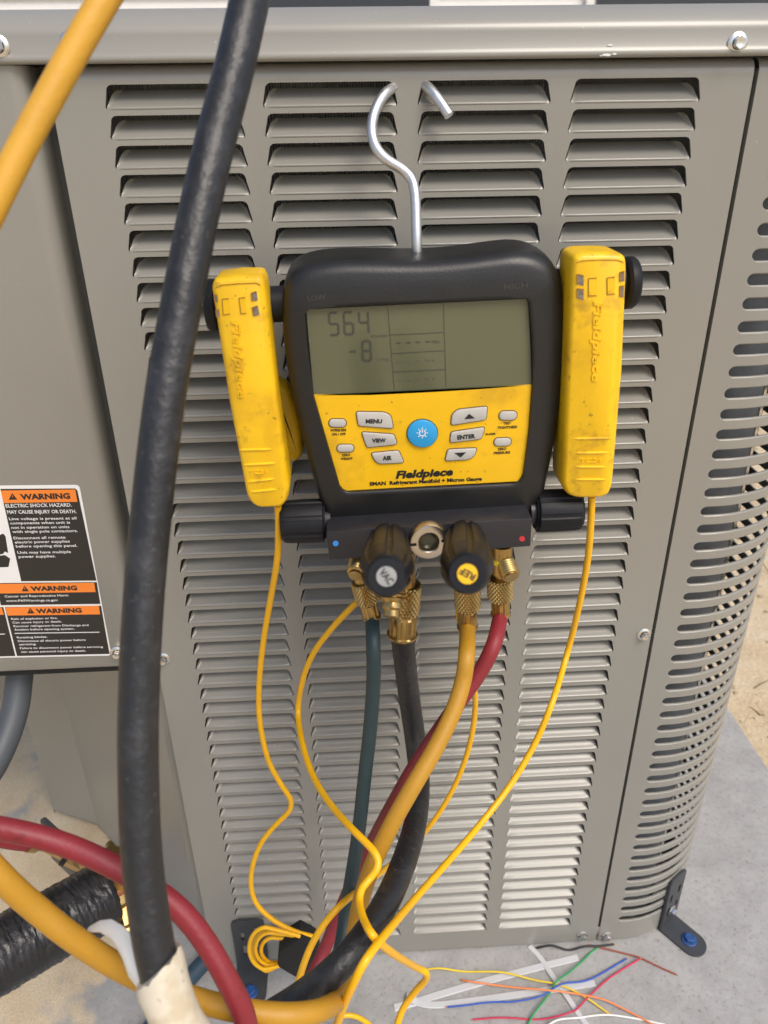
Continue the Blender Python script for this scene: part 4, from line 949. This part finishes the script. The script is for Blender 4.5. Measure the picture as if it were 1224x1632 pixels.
wire('brown wire offcut lying below the corner panel', [(940, 1506, Z1), (965, 1513, Z1), (1000, 1521, Z1), (1020, 1528, Z1), (1050, 1541, Z1), (1077, 1553, Z1)], (.30, .07, .04))
wire('black wire offcut along the bottom edge of the louvered panel', [(855, 1511, Z1), (880, 1512, Z1), (905, 1513, Z1), (930, 1509, Z2), (955, 1507, Z2), (978, 1505, Z1)], (.02, .02, .02), .0014)
wire('white wire offcut curving off the bottom edge of the photo', [(860, 1645, Z1), (885, 1630, Z1), (920, 1621, Z1), (965, 1619, Z1), (1010, 1622, Z1), (1060, 1633, Z1)], (.78, .77, .73))
TIE = mat('white_nylon', (.55, .555, .56), .4)
def tie(label, pts, wd):
    P = relax(catmull([Zp(u, v, z) for u, v, z in pts], 8), 2); V, F = [], []; n = len(P)
    for i, p in enumerate(P):
        d = P[min(i + 1, n - 1)] - P[max(i - 1, 0)]; s = Vector((-d.y, d.x, 0)).normalized() * wd
        for q, h in ((-1, 0), (-.8, .0012), (.8, .0012), (1, 0)): V.append(p + s * q + Vector((0, 0, h)))
    for i in range(n - 1):
        for k in range(4): k2 = (k + 1) % 4; F.append([i * 4 + k, i * 4 + k2, i * 4 + 4 + k2, i * 4 + 4 + k])
    F += [[0, 1, 2, 3], [n * 4 - 4 + k for k in range(4)]]
    o = thing('cable_tie', P[0], label, 'cable tie', 'white cable ties on the pad')
    put('band', (V, F), TIE, o, angle=25)
    d = (P[0] - P[1]).normalized(); sd_ = Vector((-d.y, d.x, 0))
    return o, P[0], d, sd_
o, p, d, s = tie('white cable tie, upper of the two lying side by side', [(628, 1606, .0004), (660, 1598, .0004), (700, 1585, .0004), (780, 1562, .0004), (860, 1541, .0004), (921, 1526, .0004)], .0045)
o, p, d, s = tie('white cable tie, lower of the two lying side by side', [(655, 1594, .0016), (690, 1602, .0008), (760, 1594, .0004), (860, 1580, .0004), (948, 1567, .0004)], .0042)
put('head', box((-.006, -.005, 0), (.006, .005, .005), .001, 2, d, Vector((0, 0, 1)), p), TIE, o)
o, p, d, s = tie('white cable tie crossing under the wires towards the panel', [(844, 1508, .0004), (862, 1528, .0004), (882, 1558, .0016), (905, 1590, .0016), (922, 1616, .0004), (940, 1640, .0004)], .0036)

# ================================================================== LITTER ON THE SAND
random.seed(11)
V, F = [], []
for i in range(260):
    if i < 150: x, y = random.uniform(.70, 1.7), random.uniform(.1, 2.2)
    else: x, y = random.uniform(-2.0, -.70), random.uniform(-.1, 2.0)
    L = random.uniform(.03, .14); a = random.uniform(0, 6.28); n = 5; bend_ = random.uniform(-1.2, 1.2); pts = []; px, py, pz = x, y, -.029
    lift = random.choice((0, 0, .3, .6))
    for k in range(n):
        pts.append(Vector((px, py, pz))); px += math.cos(a) * L / n; py += math.sin(a) * L / n; pz += lift * L / n * (1 - k / n * 1.4); a += bend_ / n
    tv, tf = tube(pts, lambda q: .0012 * (1 - .8 * q) + .0003, 5); n0 = len(V); V += tv; F += [[q + n0 for q in f] for f in tf]
tag(put('dry_grass', (V, F), mat('dry_grass', (.20, .16, .06), .8, noise=.3, nscale=5)), 'dry grass blades and twigs scattered over the sand', 'grass', kind='stuff')
V, F = [], []
for i in range(900):
    x, y = (random.uniform(.69, 1.7), random.uniform(.05, 2.2)) if i % 3 else (random.uniform(-1.8, -.69), random.uniform(-.1, 2.))
    r = random.uniform(.002, .007); bm = bmesh.new(); bmesh.ops.create_icosphere(bm, subdivisions=1, radius=r)
    n0 = len(V); bm.verts.index_update(); V += [Vector((x, y, -.029)) + Vector((v.co.x * random.uniform(.7, 1.3), v.co.y * random.uniform(.7, 1.3), v.co.z * .7)) for v in bm.verts]
    F += [[v.index + n0 for v in f.verts] for f in bm.faces]; bm.free()
for i in range(420):
    x, y = (random.uniform(-.15, .64), random.uniform(-.13, .0)) if i % 2 else (random.uniform(.43, .66), random.uniform(-.1, .8)); r = random.uniform(.0004, .0013); n0 = len(V)
    c_ = Vector((x, y, r * .5)); V += [c_ + Vector(d) * r * random.uniform(.7, 1.2) for d in ((1, 0, 0), (-1, 0, 0), (0, 1, 0), (0, -1, 0), (0, 0, 1), (0, 0, -1))]
    F += [[n0 + a, n0 + b, n0 + c] for a, b, c in ((0, 2, 4), (2, 1, 4), (1, 3, 4), (3, 0, 4), (2, 0, 5), (1, 2, 5), (3, 1, 5), (0, 3, 5))]
tag(put('gravel', (V, F), mat('pebble', (.38, .30, .2), .9, noise=.4, nscale=12)), 'small pebbles scattered over the sand', 'gravel', kind='stuff')
